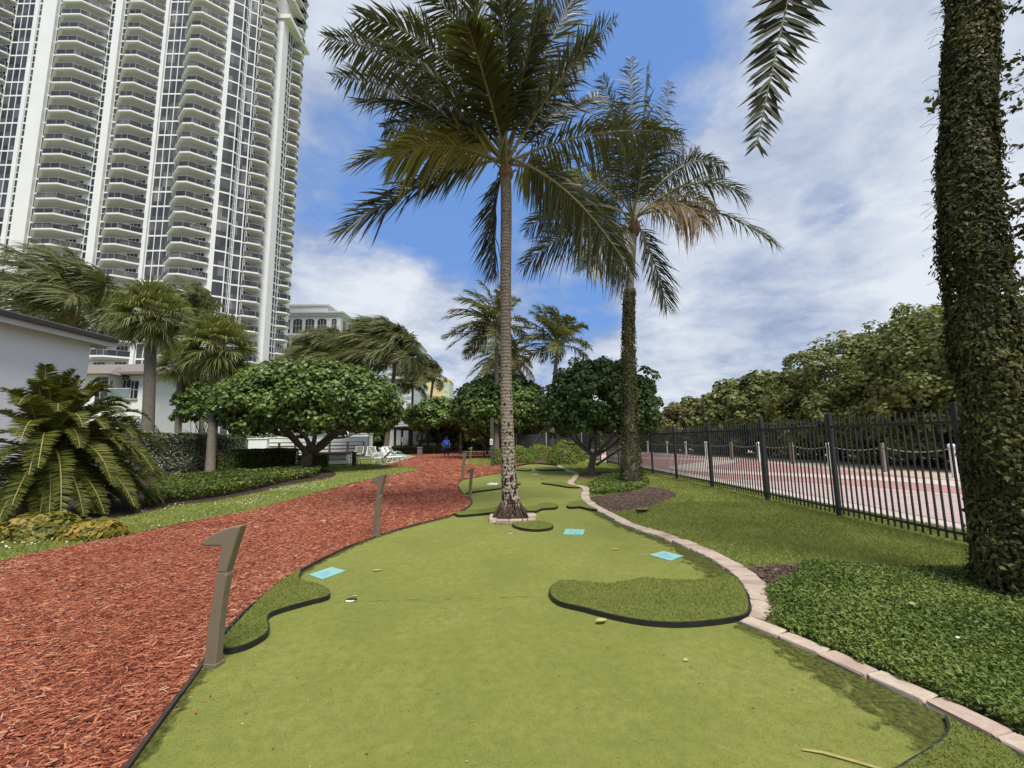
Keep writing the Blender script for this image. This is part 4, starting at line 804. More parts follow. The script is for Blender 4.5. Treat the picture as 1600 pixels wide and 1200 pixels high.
def palmtrunk_mat(name, c1, c2, spots):
    m, nt, b, o = newmat(name); co = geopos(nt)
    s_ = nt.nodes.new('ShaderNodeSeparateXYZ'); nt.links.new(co, s_.inputs[0])
    w = nt.nodes.new('ShaderNodeTexWave'); w.bands_direction = 'Z'; w.inputs['Scale'].default_value = 5.0; w.inputs['Distortion'].default_value = 4.5; w.inputs['Detail'].default_value = 3; w.inputs['Detail Scale'].default_value = 2.2; nt.links.new(co, w.inputs[0])
    c = ramp(nt, noise(nt, co, 9, 5, .65), [(.3, c1), (.7, c2)])
    c = mixc(nt, mapr(nt, w.outputs['Fac'], .55, .98, 0, .30), c, tuple(x*.42 for x in c1))
    mp = nt.nodes.new('ShaderNodeMapping'); mp.inputs['Scale'].default_value = (1, 1, .5); nt.links.new(co, mp.inputs[0])
    if spots:
        thr = mapr(nt, s_.outputs[2], .25, 2.5, .46, .615)
        dk = mapr(nt, mth(nt, 'SUBTRACT', noise(nt, mp.outputs[0], 25, 3, .6, .5), thr), 0, .025)
        lo = mapr(nt, s_.outputs[2], .35, 3.4, .9, 0)
        c = mixc(nt, lo, c, (.38, .325, .265)); c = mixc(nt, dk, c, (.035, .022, .016))
    nt.links.new(c, b.inputs['Base Color']); b.inputs['Roughness'].default_value = .9; b.inputs['Specular IOR Level'].default_value = .15
    setbump(nt, b, mth(nt, 'ADD', mth(nt, 'MULTIPLY', w.outputs['Fac'], .6), mth(nt, 'MULTIPLY', noise(nt, mp.outputs[0], 24, 5, .65), 1.6)), .7, .015); return m
m_tr1 = palmtrunk_mat('palm_trunk_spotted', (.13, .105, .082), (.21, .175, .14), True)
m_tr2 = palmtrunk_mat('palm_trunk_grey', (.16, .135, .105), (.24, .205, .165), False)
GRAV = A(0, 0, -1.)
def frond(mb, c4, L, n=58, droop=.35, wind=A(0, 0, 0), w=.028, jit=.16, t0=.16, twist=0., rr=.028, fold=.25, mats=(0, 1), seg=3, ang=(26, 58), lax=1.0, roll=0., face=None):
    c4 = np.asarray(c4, float); tt = np.linspace(0, 1, 22); P0 = bez(c4, tt)
    tube(mb, P0, rr*(1-.88*tt)+.004, 6, mats[1], cap=False)
    t = np.linspace(t0, .995, n)+RG.normal(0, .3/n, n); t = np.clip(t, t0, 1); p = bez(c4, t); tg = nrm(bez(c4, np.minimum(t+.01, 1.01))-bez(c4, t-.01))
    pl = np.cross(c4[3]-c4[0], (c4[1]+c4[2])/2-(c4[0]+c4[3])/2+A(0, 0, .02)); pl = pl/np.linalg.norm(pl)
    if face is not None: pl = np.cross(c4[3]-c4[1], face)
    s0 = nrm(pl-(tg*pl).sum(1, keepdims=True)*tg); nm = np.cross(s0, tg)
    if nm[:, 2].mean() < 0: s0 = -s0; nm = -nm
    tw = roll+twist*t; s1 = s0*np.cos(tw)[:, None]+nm*np.sin(tw)[:, None]; nm = np.cross(s1, tg)
    prof = np.sin(np.clip(.16+.80*(t-t0)/(1-t0), 0, 1)*math.pi)**.62
    for sd_ in (-1, 1):
        a = np.radians(ang[0]+(ang[1]-ang[0])*t**1.4+RG.normal(0, 6, n))
        d = sd_*s1*np.cos(a)[:, None]+tg*np.sin(a)[:, None]+nm*(fold+RG.normal(0, jit, n))[:, None]; d = nrm(d)
        l = L*prof*RG.uniform(.8, 1.1, n); q = np.linspace(0, 1, seg+1)
        dr = droop*RG.uniform(.5, 1.6, n)*lax
        wd = nrm(np.cross(d, nm)+RG.normal(0, .35, (n, 3))); wd = nrm(wd-(wd*d).sum(1, keepdims=True)*d)
        V = []
        for k, qq in enumerate(q):
            c = p+l[:, None]*(d*qq+(GRAV*dr[:, None]+wind*RG.uniform(.7, 1.3, n)[:, None])*qq**1.9); ww = w*[.55, 1, .8, 0][int(round(qq*3))]*np.clip(l/L+.3, .5, 1.2)
            if k < seg: V += [c-wd*ww[:, None]*.5, c+wd*ww[:, None]*.5]
            else: V += [c]
        m_ = 2*seg+1; V = np.stack(V, 1).reshape(-1, 3); base = np.arange(n)[:, None]*m_
        for k in range(seg-1): mb.add(V if k == 0 else np.zeros((0, 3)), (base+np.array([[2*k, 2*k+1, 2*k+3, 2*k+2]])) - (0 if k == 0 else len(V)), mats[0])
        mb.add(np.zeros((0, 3)), base+np.array([[2*seg-2, 2*seg-1, 2*seg]])-len(V), mats[0])
def arc(o, tip, mid):
    o, tip, mid = (np.asarray(x, float) for x in (o, tip, mid))
    c = mid+(mid-(o+tip)/2)*.35
    return [o, o+(c-o)*.66, tip+(c-tip)*.66, tip]
def palm_fronds(t, org, Yc, fr, L, w, wind, mats0, n=58, rr=.028):
    lab = {'y': ('yellowing frond', m_fry), 'b': ('dry brown frond', m_frb), 'g': (None, mats0)}
    for (tip, mid, dy, kind, dr, *rest) in fr:
        T = P(tip[0], tip[1], Yc+dy); Mm = P(mid[0], mid[1], Yc+dy*.5); lb, lm = lab[kind]
        o = org+RG.normal(0, .05, 3); mb = MB(); rl = RG.choice([-1, 1])*RG.uniform(.35, 1.15)
        frond(mb, arc(o, T, Mm), L*RG.uniform(.92, 1.06), n, dr, wind*RG.uniform(.6, 1.4), w, rr=rr, roll=rl, twist=rest[0] if rest else RG.uniform(-.5, .5))
        mb.build('frond', [lm, m_rach], t, label=lb)
def crownshaft(t, o, r, h):
    mb = MB(); tube(mb, [o+A(0, 0, -h), o+A(.01, 0, -h*.55), o+A(0, 0, -h*.1), o+A(0, 0, h*.35)], [r*.8, r*1.35, r*1.25, r*.6], 12)
    for i in range(14):
        a = i*2.4; b_ = o+A(math.cos(a)*r*1.15, math.sin(a)*r*1.15, -h*.4+.03*i); tube(mb, [b_, b_+A(math.cos(a)*r*.7, math.sin(a)*r*.7, h*.25), b_+A(math.cos(a)*r*1.2, math.sin(a)*r*1.2, -h*.15*(i % 3))], [.022, .02, .006], 5)
    mb.build('crown_fibre', m_fibre, t)
def splinetube(mb, pts, rad, n=16, k=40, mat=0, bumps=0):
    p = smooth_line(np.asarray(pts, float), .12); s = np.linspace(0, 1, len(p)); r = np.interp(s, np.linspace(0, 1, len(rad)), rad)
    if bumps: r = r*(1+bumps*np.sin(np.arange(len(p))*2.1))
    tube(mb, p, r, n, mat)
# --- central palm
t = thing('coconut_palm', (-.05, 8.0, 0), 'tall coconut palm with dark spotted trunk standing in the middle of the putting green', 'palm tree', 'coconut palms')
o1 = P(790, 262, 7.75)
mb = MB(); pts = [A(-.05, 8.0, .02), A(-.05, 8.0, .12), A(-.045, 7.99, .30), P(795, 740, 7.97), P(791, 600, 7.93), P(790, 450, 7.86), P(791, 330, 7.78), o1+A(0, 0, -.1)]
p = smooth_line(np.array(pts), .05); zz_ = p[:, 2]; r = np.interp(zz_, [0, .10, .25, .45, 1.2, 2.6, 4.5, 6.6], [.30, .255, .19, .155, .128, .105, .105, .105]); tube(mb, p, r, 22)
mb.build('trunk', m_tr1, t, smooth=True)
mb = MB()
for i in range(260):
    a = RG.uniform(0, 2*math.pi); r0 = RG.uniform(.14, .2); z0 = RG.uniform(.1, .34); r1 = r0+RG.uniform(.10, .2); e = A(-.05+math.cos(a)*r1, 8+math.sin(a)*r1, .02); s_ = A(-.05+math.cos(a)*r0, 8+math.sin(a)*r0, z0); tube(mb, [s_, (s_+e)/2+A(math.cos(a)*.02, math.sin(a)*.02, .02), e], [.010, .009, .006], 4, cap=False)
mb.build('root_mat', mk('palm_roots', (.035, .022, .016), (.11, .075, .055), 22, .95), t)
crownshaft(t, o1, .105, .30)
FR1 = [((508, 60), (645, 92), .4, 'g', .35), ((520, 120), (655, 140), 1.3, 'g', .4), ((560, 28), (700, 70), -.6, 'g', .35), ((562, 158), (690, 165), -.8, 'g', .4), ((548, 262), (665, 214), .3, 'g', .35), ((612, 245), (700, 215), -.7, 'y', .5), ((528, 366), (655, 283), .4, 'g', .4), ((600, 200), (710, 185), 1.0, 'g', .4),
       ((640, 20), (735, 85), 1.2, 'g', .35), ((665, -20), (745, 70), -.5, 'g', .35), ((715, -60), (760, 60), -1.1, 'g', .35, .6), ((752, -70), (778, 60), .9, 'g', .4), ((800, -90), (800, 60), -1.0, 'g', .4, .5), ((848, -75), (826, 60), .8, 'g', .4), ((882, -40), (845, 70), -.3, 'g', .35),
       ((962, 32), (872, 112), .5, 'g', .38), ((905, 95), (855, 150), 1.2, 'g', .4), ((940, 150), (868, 175), 1.6, 'g', .45), ((1062, 208), (915, 200), .9, 'g', .6), ((985, 425), (895, 292), .1, 'g', .55), ((775, 425), (770, 315), .9, 'g', .35), ((900, 290), (850, 262), 1.5, 'y', .5), ((730, 40), (755, 110), -1.6, 'g', .35), ((840, 20), (822, 110), -1.5, 'g', .35), ((585, 70), (690, 120), -1.4, 'g', .35), ((690, -40), (745, 70), .3, 'g', .4), ((775, -100), (790, 50), -1.8, 'g', .4), ((905, -20), (850, 80), .8, 'g', .35), ((620, 120), (715, 150), 1.9, 'g', .4), ((930, 60), (865, 130), -1.0, 'g', .4)]
palm_fronds(t, o1+A(0, 0, .12), 7.75, FR1, .84, .036, A(-.10, 0, .02), m_fr, 104)
# --- second palm with ivy on its foot
def ivy_leaves(mb, path, rad, n, size, spread=.06):
    p = np.asarray(path, float); seg = np.concatenate([[0], np.cumsum(np.linalg.norm(np.diff(p, axis=0), axis=1))]); s = RG.uniform(0, seg[-1], n)
    c = np.column_stack([np.interp(s, seg, p[:, j]) for j in range(3)]); r = np.interp(s, np.linspace(0, seg[-1], len(rad)), rad)
    a = RG.uniform(0, 2*math.pi, n); d = np.column_stack([np.cos(a), np.sin(a), np.zeros(n)])
    clump = .5+.5*np.sin(a*3+s*2.2)*np.sin(s*3.7+a); rr = r*(1+.10*clump)+np.abs(RG.normal(0, spread, n))*(.4+clump)
    leaves(mb, c+d*rr[:, None], nrm(d+A(0, 0, .35)+RG.normal(0, .45, d.shape)), size*RG.uniform(.55, 1.35, n), T_IVY, dirv=A(0, 0, -1)+RG.normal(0, .6, d.shape), fold=.3)
t = thing('coconut_palm', G(988, 755), 'coconut palm with ivy climbing its leaning trunk beside the brown mulch island', 'palm tree', 'coconut palms')
o2 = P(990, 348, 14.6); b2 = G(988, 757)
pts = [b2, b2+A(-.02, 0, .35), P(984, 640, 14.45), P(982, 560, 14.5), P(983, 470, 14.55), o2+A(0, 0, -.15)]
mb = MB(); splinetube(mb, pts, [.26, .17, .15, .145, .14, .135, .13], 16); mb.build('trunk', m_tr2, t, smooth=True)
mb = MB(); P2 = smooth_line(np.array(pts), .2); z2 = P2[:, 2]; ii = np.where(z2 < 6.7)[0]; ivy_leaves(mb, P2[ii], [.30, .25, .225, .205, .19, .175, .165], 9000, .07, .035); mb.build('ivy', m_ivyleaf := mkleaf('ivy_leaf', [(0, (.016, .017, .007)), (.35, (.036, .038, .013)), (.7, (.066, .066, .020)), (.9, (.10, .098, .030)), (.95, (.13, .085, .04)), (1, (.17, .11, .06))], .55, .12, .2, .5, 1.5), t)
crownshaft(t, o2, .17, .5)
FR2 = [((942, 118), (962, 215), 1.0, 'g', .4), ((985, 92), (985, 200), -.6, 'g', .4), ((1012, 100), (1003, 210), 1.2, 'g', .45), ((1048, 128), (1028, 225), .2, 'g', .4), ((968, 160), (978, 250), -1.6, 'g', .4), ((1060, 205), (1035, 240), 1.8, 'g', .5),
       ((862, 300), (925, 262), .5, 'y', .6), ((870, 235), (930, 262), -1.2, 'g', .5), ((822, 358), (905, 310), 1.1, 'g', .5), ((818, 415), (905, 345), -.5, 'g', .5), ((915, 420), (950, 372), -1.4, 'g', .55), ((985, 440), (960, 385), -1.7, 'g', .5), ((880, 330), (930, 318), 2.2, 'g', .5),
       ((1132, 262), (1070, 240), .6, 'g', .5), ((1168, 310), (1090, 268), -.5, 'g', .55), ((1214, 384), (1105, 312), .6, 'g', .5), ((1098, 352), (1060, 302), -1.0, 'b', .8), ((1120, 330), (1060, 292), 1.5, 'b', .8), ((1042, 482), (1020, 395), .5, 'g', .3), ((1095, 230), (1050, 265), 2, 'g', .5), ((1020, 190), (1005, 260), -2, 'g', .45), ((930, 180), (960, 262), 2.0, 'g', .45)]
palm_fronds(t, o2+A(0, 0, .15), 14.6, FR2, 1.15, .042, A(-.08, 0, .0), m_fr, 84, .035)
# --- ivy covered palm at the right, its crown above the picture
t = thing('coconut_palm', (4.42, 4.05, 0), 'thick palm trunk smothered in dark ivy at the right edge of the photo', 'palm tree', 'coconut palms')
pts = [A(4.66, 4.05, 0), A(4.62, 4.05, .3)]+[P(u, v, 4.05) for u, v in ((1592, 800), (1562, 640), (1534, 500), (1513, 300), (1515, 100), (1520, 0), (1530, -120))]
top = np.array(pts[-1]); o3 = top+A(.25, .05, 1.0); pts.append(o3)
mb = MB(); splinetube(mb, pts, [.22, .16, .145, .14, .135, .13, .13, .13, .13, .13], 14); mb.build('trunk', m_tr2, t, smooth=True)
P3 = smooth_line(np.array(pts), .15); mb = MB(); k3 = P3[:, 2] < 7.6
ivy_leaves(mb, P3[k3], [.36, .27, .215, .195, .185, .18, .175, .17, .17], 46000, .046, .026)
ivy_low = P3[P3[:, 2] < 2.5]; mbl = MB(); ivy_leaves(mbl, ivy_low, [.37, .28, .23, .21], 7000, .05, .03)  # extra leaves on the lower trunk, sunlight painted in as brighter olive
pq = P3[k3]; ca_, sa_ = 0, 0
def sprig(base, d, L, n, sz):
    k = np.linspace(0, 1, 8); d = nrm(d); q = base+d*L*k[:, None]+A(0, 0, -.22)*L*(k**2)[:, None]+RG.normal(0, .012, (8, 3)); tube(mb, q, .004, 4, 1, cap=False)
    idx = RG.random(n)*.95+.05; c = np.column_stack([np.interp(idx, k, q[:, j]) for j in range(3)]); leaves(mb, c+RG.normal(0, .035, c.shape), RG.normal(size=c.shape)+A(0, 0, .6), sz*RG.uniform(.6, 1.3, n), T_IVY, fold=.3)
rgt = A(.72, -.69, 0)      # sideways across the view, to the right
for z, L, n in ((6.1, .45, 40), (6.5, .35, 30), (5.55, .42, 40), (5.1, .40, 44), (4.85, .45, 44), (4.5, .42, 40), (4.1, .32, 16), (3.75, .48, 70), (3.55, .55, 90), (3.3, .55, 90), (3.1, .48, 80), (2.85, .50, 80), (2.6, .45, 60), (2.4, .35, 40), (3.45, .42, 70), (2.95, .38, 60), (4.7, .35, 36)):
    c = A(*[np.interp(z, P3[:, 2], P3[:, j]) for j in range(3)]); sprig(c+rgt*.16+RG.normal(0, .04, 3), rgt+A(0, 0, .35)+RG.normal(0, .35, 3), L, n, .06)
for i in range(46):
    z = RG.uniform(2.2, 6.6); c = A(*[np.interp(z, P3[:, 2], P3[:, j]) for j in range(3)]); d = nrm(-rgt+A(0, 0, RG.uniform(-.5, .8))+RG.normal(0, .25, 3)); L = RG.uniform(.06, .2); b_ = c-rgt*.19
    tube(mb, [b_, b_+d*L*.5+RG.normal(0, .01, 3), b_+d*L+A(0, 0, -.02)], .0022, 3, 1, cap=False)
c = A(*[np.interp(5.0, P3[:, 2], P3[:, j]) for j in range(3)]); leaves(mb, c-rgt*.24+RG.normal(0, .04, (26, 3)), RG.normal(size=(26, 3)), .07, T_IVY, mat=2)
mb.build('ivy', [m_ivyleaf, m_bark2, m_boxb], t); mbl.build('ivy', mkleaf('ivy_leaf_lit', [(0, (.04, .042, .012)), (.5, (.085, .088, .022)), (1, (.15, .15, .04))], .5, .15, .2, .5, 1.5), t, label='olive green ivy round the foot, light put into its leaf colour')
crownshaft(t, o3, .15, .4)
tipd = P(1182, 226, 4.2)
mb = MB(); o_ = o3+A(-.05, 0, .2); frond(mb, [o_, o_+A(-1.6, .1, .75), P(1262, -150, 4.25), tipd], .66, 170, .10, A(0, 0, 0), .052, .10, .2, rr=.022, ang=(24, 58), face=A(.45, 1, .4)); mb.build('frond', [m_frd, m_rach], t, label='long frond hanging down into the top of the photo')
for i in range(11):
    a = i*2.4+.5; el = RG.uniform(-.1, 1.1); Lf = RG.uniform(2.6, 3.3)
    d = A(math.cos(a)*math.cos(el), math.sin(a)*math.cos(el), math.sin(el))
    e = o3+d*Lf+A(0, 0, -.7*math.cos(el)); qe = e-CAM; 
    if qe@FW > .3 and 600-F*(qe@UP)/(qe@FW) > -60 and -200 < 800+F*(qe@RT)/(qe@FW) < 1800: continue
    mid = o3+d*Lf*.55+A(0, 0, .35); mb = MB(); frond(mb, arc(o3+A(0, 0, .2), e, mid), .6, 46, .35, w=.03); mb.build('frond', [m_fr, m_rach], t)
# --- far palms, blown by the wind from the sea
def far_palm(base, o, Lf, nf, label, wind, tr=.15, leafL=.85, mat=m_frw, spread=1., bias=A(0, 0, 0), lo=-.5, hi=1.35, lean=None, n=50, group='wind-blown coconut palms in the background', dead=.0, w=.07):
    base = np.array([base[0], base[1], 0.]); o = np.array(o, float); t = thing('coconut_palm', base, label, 'palm tree', group)
    mb = MB(); m_ = (base+o)/2+(lean if lean is not None else A(0, 0, 0)); splinetube(mb, [base, base*.75+m_*.25+A(0, 0, 0), m_, o], [tr*1.4, tr*1.1, tr, tr*.85], 10); mb.build('trunk', m_tr2, t, smooth=True)
    crownshaft(t, o, tr*.95, .5); mb = MB()
    for i in range(nf):
        a = i*2.39996+RG.normal(0, .15); el = lo+(hi-lo)*((i+.5)/nf); d = A(math.cos(a)*math.cos(el)*spread, math.sin(a)*math.cos(el), math.sin(el)); L = Lf*RG.uniform(.85, 1.1)
        d = nrm(d+bias*RG.uniform(.5, 1.2)); e = o+d*L+wind*L*RG.uniform(.55, 1.0)+A(0, 0, -.22*L*abs(math.cos(el))); mid = o+d*L*.55+wind*L*.12+A(0, 0, .12*L)
        frond(mb, arc(o, e, mid), leafL, n, .35, wind*1.0+A(0, 0, -.05), w, rr=.035, mats=(0 if RG.random() > dead else 2, 1), twist=RG.uniform(-.4, .4))
    mb.build('crown', [mat, m_rach, m_frb], t); return t
far_palm(P(776, 715, 33), P(776, 508, 33), 3.6, 30, 'wind-blown palm partly hidden by the upper trunk of the central palm', A(-.35, 0, .06), .17, 1.0, lo=-.7)
far_palm(P(862, 712, 34), P(872, 540, 34), 3.6, 28, 'wind-blown palm standing between the central and the second palm', A(-.30, 0, .05), .16, 1.0, bias=A(0, 0, .15), lean=A(-.2, 0, 0))
far_palm(P(795, 710, 43), P(793, 560, 43), 3.4, 28, 'lower brownish palm behind the central palm trunk', A(-.2, 0, -.1), .17, 1.1, lo=-.8, hi=.9, dead=.35)
far_palm(P(602, 715, 42), P(618, 560, 42), 4.4, 40, 'bushy palm swept far to the left by the wind above the clipped sea grape', A(-.55, 0, -.06), .2, 2.3, bias=A(-.05, 0, .45), n=70, lo=-.5, w=.085)
far_palm(P(520, 715, 47), P(524, 566, 47), 4.3, 40, 'wind-swept palm in front of the grey arched building', A(-.42, 0, -.10), .2, 2.3, bias=A(-.02, 0, .4), n=64, lo=-.6, w=.085)
far_palm(P(642, 715, 60), P(645, 602, 60), 3.4, 28, 'slim palm left of the yellow building', A(-.4, 0, .05), .17, 1.1, dead=.2)
far_palm(P(668, 715, 58), P(677, 592, 58), 3.6, 32, 'leaning palm bent over in front of the yellow building', A(-.6, 0, .06), .18, 1.2, bias=A(-.05, 0, .3), lean=A(-.2, 0, 0))
far_palm(P(70, 715, 26), P(118, 492, 26), 4.6, 36, 'big wind-swept palm rising behind the low white house', A(-.55, 0, .02), .22, 1.8, bias=A(0, 0, .35), n=72, lo=-.5, lean=A(.2, 0, 0), w=.065)
far_palm(P(318, 715, 34), P(308, 500, 34), 3.3, 30, 'dark wind-bent palm behind the two fan palms', A(-.5, 0, .08), .17, 1.2, bias=A(.1, 0, .4), n=36)
# --- fan palms
m_fan = mkleaf('fan_palm_leaf', [(0, (0.069, 0.090, 0.022)), (.35, (0.131, 0.156, 0.043)), (.7, (0.213, 0.231, 0.069)), (.93, (0.312, 0.300, 0.100)), (1, (0.400, 0.275, 0.125))], .45, .22, .4, .45, .6)
m_fan2 = mkleaf('dead_fan_leaf', [(0, (.07, .032, .02)), (.5, (.15, .072, .045)), (1, (.24, .15, .09))], .7, .15, .2)
def fan(mb, o, d, pet, R, nseg=30, mat=0, droop=.35):
    d = nrm(d); e = o+d*pet+A(0, 0, -.10*pet); tube(mb, [o, (o+e)/2+A(0, 0, .05), e], [.018, .015, .010], 4, 1, cap=False)
    up = nrm(A(0, 0, 1)-d*d[2]+RG.normal(0, .25, 3)); s = nrm(np.cross(d, up)); up = np.cross(s, d)
    a = np.linspace(-2.1, 2.1, nseg)+RG.normal(0, .03, nseg); l = R*(.72+.28*np.cos(a*.7))*RG.uniform(.85, 1.1, nseg)
    dd = d*np.cos(a)[:, None]+s*np.sin(a)[:, None]+up*.28*np.abs(np.sin(a))[:, None]; dd = nrm(dd); wd = nrm(np.cross(dd, up)+RG.normal(0, .3, dd.shape)); V = []
    for q, ww in ((0, .012), (.45, .055), (.75, .035)):
        c = e+dd*(l*q)[:, None]+A(0, 0, -1)*(droop*l*q**2.4)[:, None]; V += [c-wd*ww*.5, c+wd*ww*.5]
    V.append(e+dd*(l*.97)[:, None]+A(0, 0, -1)*(droop*1.5*l*RG.uniform(.6, 1.6, nseg))[:, None]); V = np.stack(V, 1).reshape(-1, 3); b_ = np.arange(nseg)[:, None]*7
    mb.add(V, b_+np.array([[0, 1, 3, 2]]), mat); mb.add(np.zeros((0, 3)), b_+np.array([[2, 3, 5, 4]])-len(V), mat); mb.add(np.zeros((0, 3)), b_+np.array([[4, 5, 6]])-len(V), mat)
def fan_palm(base, o, label, R=.95, pet=1.0, nf=58, tr=.19, lean=A(0, 0, 0)):
    base = np.array([base[0], base[1], 0.]); t = thing('fan_palm', base, label, 'palm tree', 'fan palms by the silvery hedge')
    mb = MB(); splinetube(mb, [base, (base+o)/2+lean, o+A(0, 0, -.3)], [tr*1.15, tr, tr*.92], 12, bumps=.015); mb.build('trunk', m_tr2, t, smooth=True)
    mb = MB(); tube(mb, [o+A(0, 0, -.75), o+A(0, 0, -.3), o+A(0, 0, .1)], [tr, tr*1.7, tr], 10)
    for i in range(26):
        a = i*2.4; b_ = o+A(math.cos(a)*tr*1.1, math.sin(a)*tr*1.1, -.7+.028*i); d = A(math.cos(a), math.sin(a), .9); tube(mb, [b_, b_+d*.22], [.045, .015], 4)
    for i in range(8): a = i*.9; fan(mb, o+A(0, 0, -.4), A(math.cos(a), math.sin(a), -.9), .5, .55, 18, 1, .5)
    mb.build('leaf_boots', [m_boot, m_fan2], t); mb = MB()
    for i in range(nf):
        a = i*2.39996; el = -1.1+2.5*((i+.5)/nf); d = A(math.cos(a)*math.cos(el), math.sin(a)*math.cos(el), math.sin(el)); d = d+A(-.12, 0, 0); fan(mb, o, d, pet*RG.uniform(.8, 1.1), R*RG.uniform(.9, 1.1), 36, droop=.22)
    mb.build('crown', [m_fan, m_rach], t)
fan_palm(P(232, 700, 23), P(238, 487, 23), 'left fan palm with shaggy round crown rising over the silvery hedge', 1.15, 1.2, 80, .27)
fan_palm(G(328, 742), P(341, 538, 21.5), 'right fan palm with brown boots under its crown, trunk in front of the silvery hedge', 1.1, 1.1, 80, .19)
fan_palm(P(278, 700, 30), P(283, 565, 30), 'lower fan palm tucked behind the gap between the two shaggy ones', 1.0, 1.0, 40, .2)
# --- cycad
m_cyc = mkleaf('cycad_leaflet', [(0, (0.032, 0.043, 0.007)), (.4, (0.075, 0.089, 0.014)), (.8, (0.132, 0.141, 0.025)), (1, (0.217, 0.198, 0.052))], .5, .2, .2, .35, 1.5)
m_cyr = mk('cycad_stem', (.24, .20, .06), (.30, .25, .09), 8, .5)
cb = G(25, 812)[:2]+A(-.15, .5); t = thing('cycad', (cb[0], cb[1], 0), 'large cycad with a dome of arching stiff fronds at the left edge', 'cycad')
cz = 1.3; mb = MB(); tube(mb, [A(*cb, 0), A(*cb, .5), A(*cb, cz), A(*cb, cz+.25)], [.30, .28, .26, .12], 12); mb.build('trunk', m_boot, t)
for i in range(100):
    a = i*2.39996; f_ = (i+.5)/100; el = -1.05+2.5*f_**.9; L = RG.uniform(2.0, 2.45)*(1-.16*max(0, -el))
    if math.cos(a) < -.12: a = math.pi-a+RG.normal(0, .12); o_ = A(*cb, cz)+A(math.cos(a), math.sin(a), 0)*.12
    d = A(math.cos(a)*math.cos(el), math.sin(a)*math.cos(el), math.sin(el)); drp = (.95 if el > 0 else .7)*math.cos(el)+.22
    e = o_+d*L*.92+A(0, 0, -drp*L*.42); e[2] = max(e[2], .10); mid = o_+d*L*.58+A(0, 0, .12-.05*drp)
    mb = MB(); frond(mb, arc(o_, e, mid), .275, 96, .14, A(0, 0, 0), .023, .06, .08, twist=0, rr=.018, fold=.38, seg=3, ang=(10, 36)); mb.build('frond', [m_cyc, m_cyr], t)
# ================================================================== buildings
m_wall = mk('white_stucco', (.77, .77, .765), (.72, .72, .715), .35, .85, .08, 3, .2)
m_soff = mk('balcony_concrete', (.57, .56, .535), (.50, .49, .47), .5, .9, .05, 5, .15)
m_gl = mkglass('tower_glass', (.016, .018, .026), (.050, .052, .060), .12, .25, (1.5, 1.5, 3.06))
m_gl2 = mkglass('tower_glass_grey', (.040, .041, .046), (.085, .083, .083), .18, .2, (1.5, 1.5, 3.06))
m_rail = mkglass('rail_glass', (.022, .022, .025), (.058, .055, .054), .25, .35, (3.1, 3.1, 3.06))
m_bar = mk('rail_metal', (.42, .42, .42), None, 3, .5)
m_door = mkglass('door_glass', (.016, .016, .018), (.05, .05, .05), .15, .6)
FL = 3.06; Z0 = 2.1; NF = 41; HT = Z0+FL*NF
YA = 80.0
def XA(u): return P(u, 100, YA)[0]
tw = thing('apartment_tower', (-80, 88, 0), 'huge white apartment tower with stacked balconies and dark glass filling the upper left', 'building')
xb = XA(370)+2.0
pB = [A(XA(358), YA), A(XA(370), YA+1.0), A(XA(370)+.5, YA+2.3), A(XA(370)+1.75, YA+2.9), A(xb, YA+3.7), A(xb, YA+14)]
foot = [A(-125, YA)]+pB+[A(xb, YA+22), A(-125, YA+24)]
mb = MB(); prism(mb, foot, 0, HT); mb.build('wall', m_wall, tw)
def strip(name, p, q, panes, mat, sub=(), band=.32, z0=.3, post=.14, out=.06, zt=HT-.5):
    """a vertical run of windows between two plan points: glass, floor bands, mullions"""
    p = A(*p); q = A(*q); d = q-p; L = np.linalg.norm(d); d = d/L; n = A(d[1], -d[0]); mb = MB(); rz = math.atan2(d[1], d[0])
    def bx(s0, s1, za, zb, o0, o1, m): c = p+d*(s0+s1)/2+n*(o0+o1)/2; box(mb, (c[0], c[1], (za+zb)/2), (s1-s0, abs(o1-o0), zb-za), m, rz)
    bx(0, L, z0, zt, .0, .04, 0)
    k = int((zt-Z0)/FL)
    for i in range(k+1): bx(0, L, Z0+FL*i-band, Z0+FL*i, .04, .04+out, 1)
    for s in np.linspace(0, L, panes+1): bx(s-post/2, s+post/2, z0, zt, .04, .045+out, 1)
    for fz in sub:
        for i in range(k): bx(0, L, Z0+FL*(i+fz)-.08, Z0+FL*(i+fz)+.05, .04, .035+out, 1)
    return mb.build(name, [mat, m_wall], tw)
strip('window_strip', (XA(14), YA), (XA(43.5), YA), 3, m_gl); strip('window_strip', (XA(50), YA), (XA(59), YA), 1, m_gl, (.42, .9)); strip('window_strip', (XA(82), YA), (XA(89), YA), 1, m_gl2)
strip('window_strip', (XA(165), YA), (XA(175), YA), 1, m_gl, (.45,)); strip('window_strip', (XA(186), YA), (XA(193), YA), 1, m_gl2, (.5,)); strip('window_strip', (XA(259), YA), (XA(289), YA), 3, m_gl2)
strip('window_strip', pB[0], pB[1], 1, m_gl2); strip('window_strip', pB[1], pB[1]*.5+pB[2]*.5, 1, m_gl); strip('window_strip', pB[1]*.5+pB[2]*.5, pB[2], 2, m_gl, (.42,)); strip('window_strip', pB[2], pB[3], 1, m_gl2); strip('window_strip', pB[3], pB[4], 1, m_gl)
for u0, u1, o in ((60, 82, .7), (175, 186, .7), (43.5, 50, .25), (253, 258.5, .5)):
    mb = MB(); box2(mb, (XA(u0), YA+.2, 0), (XA(u1), YA-o, HT+1)); mb.build('pillar', m_wall, tw)
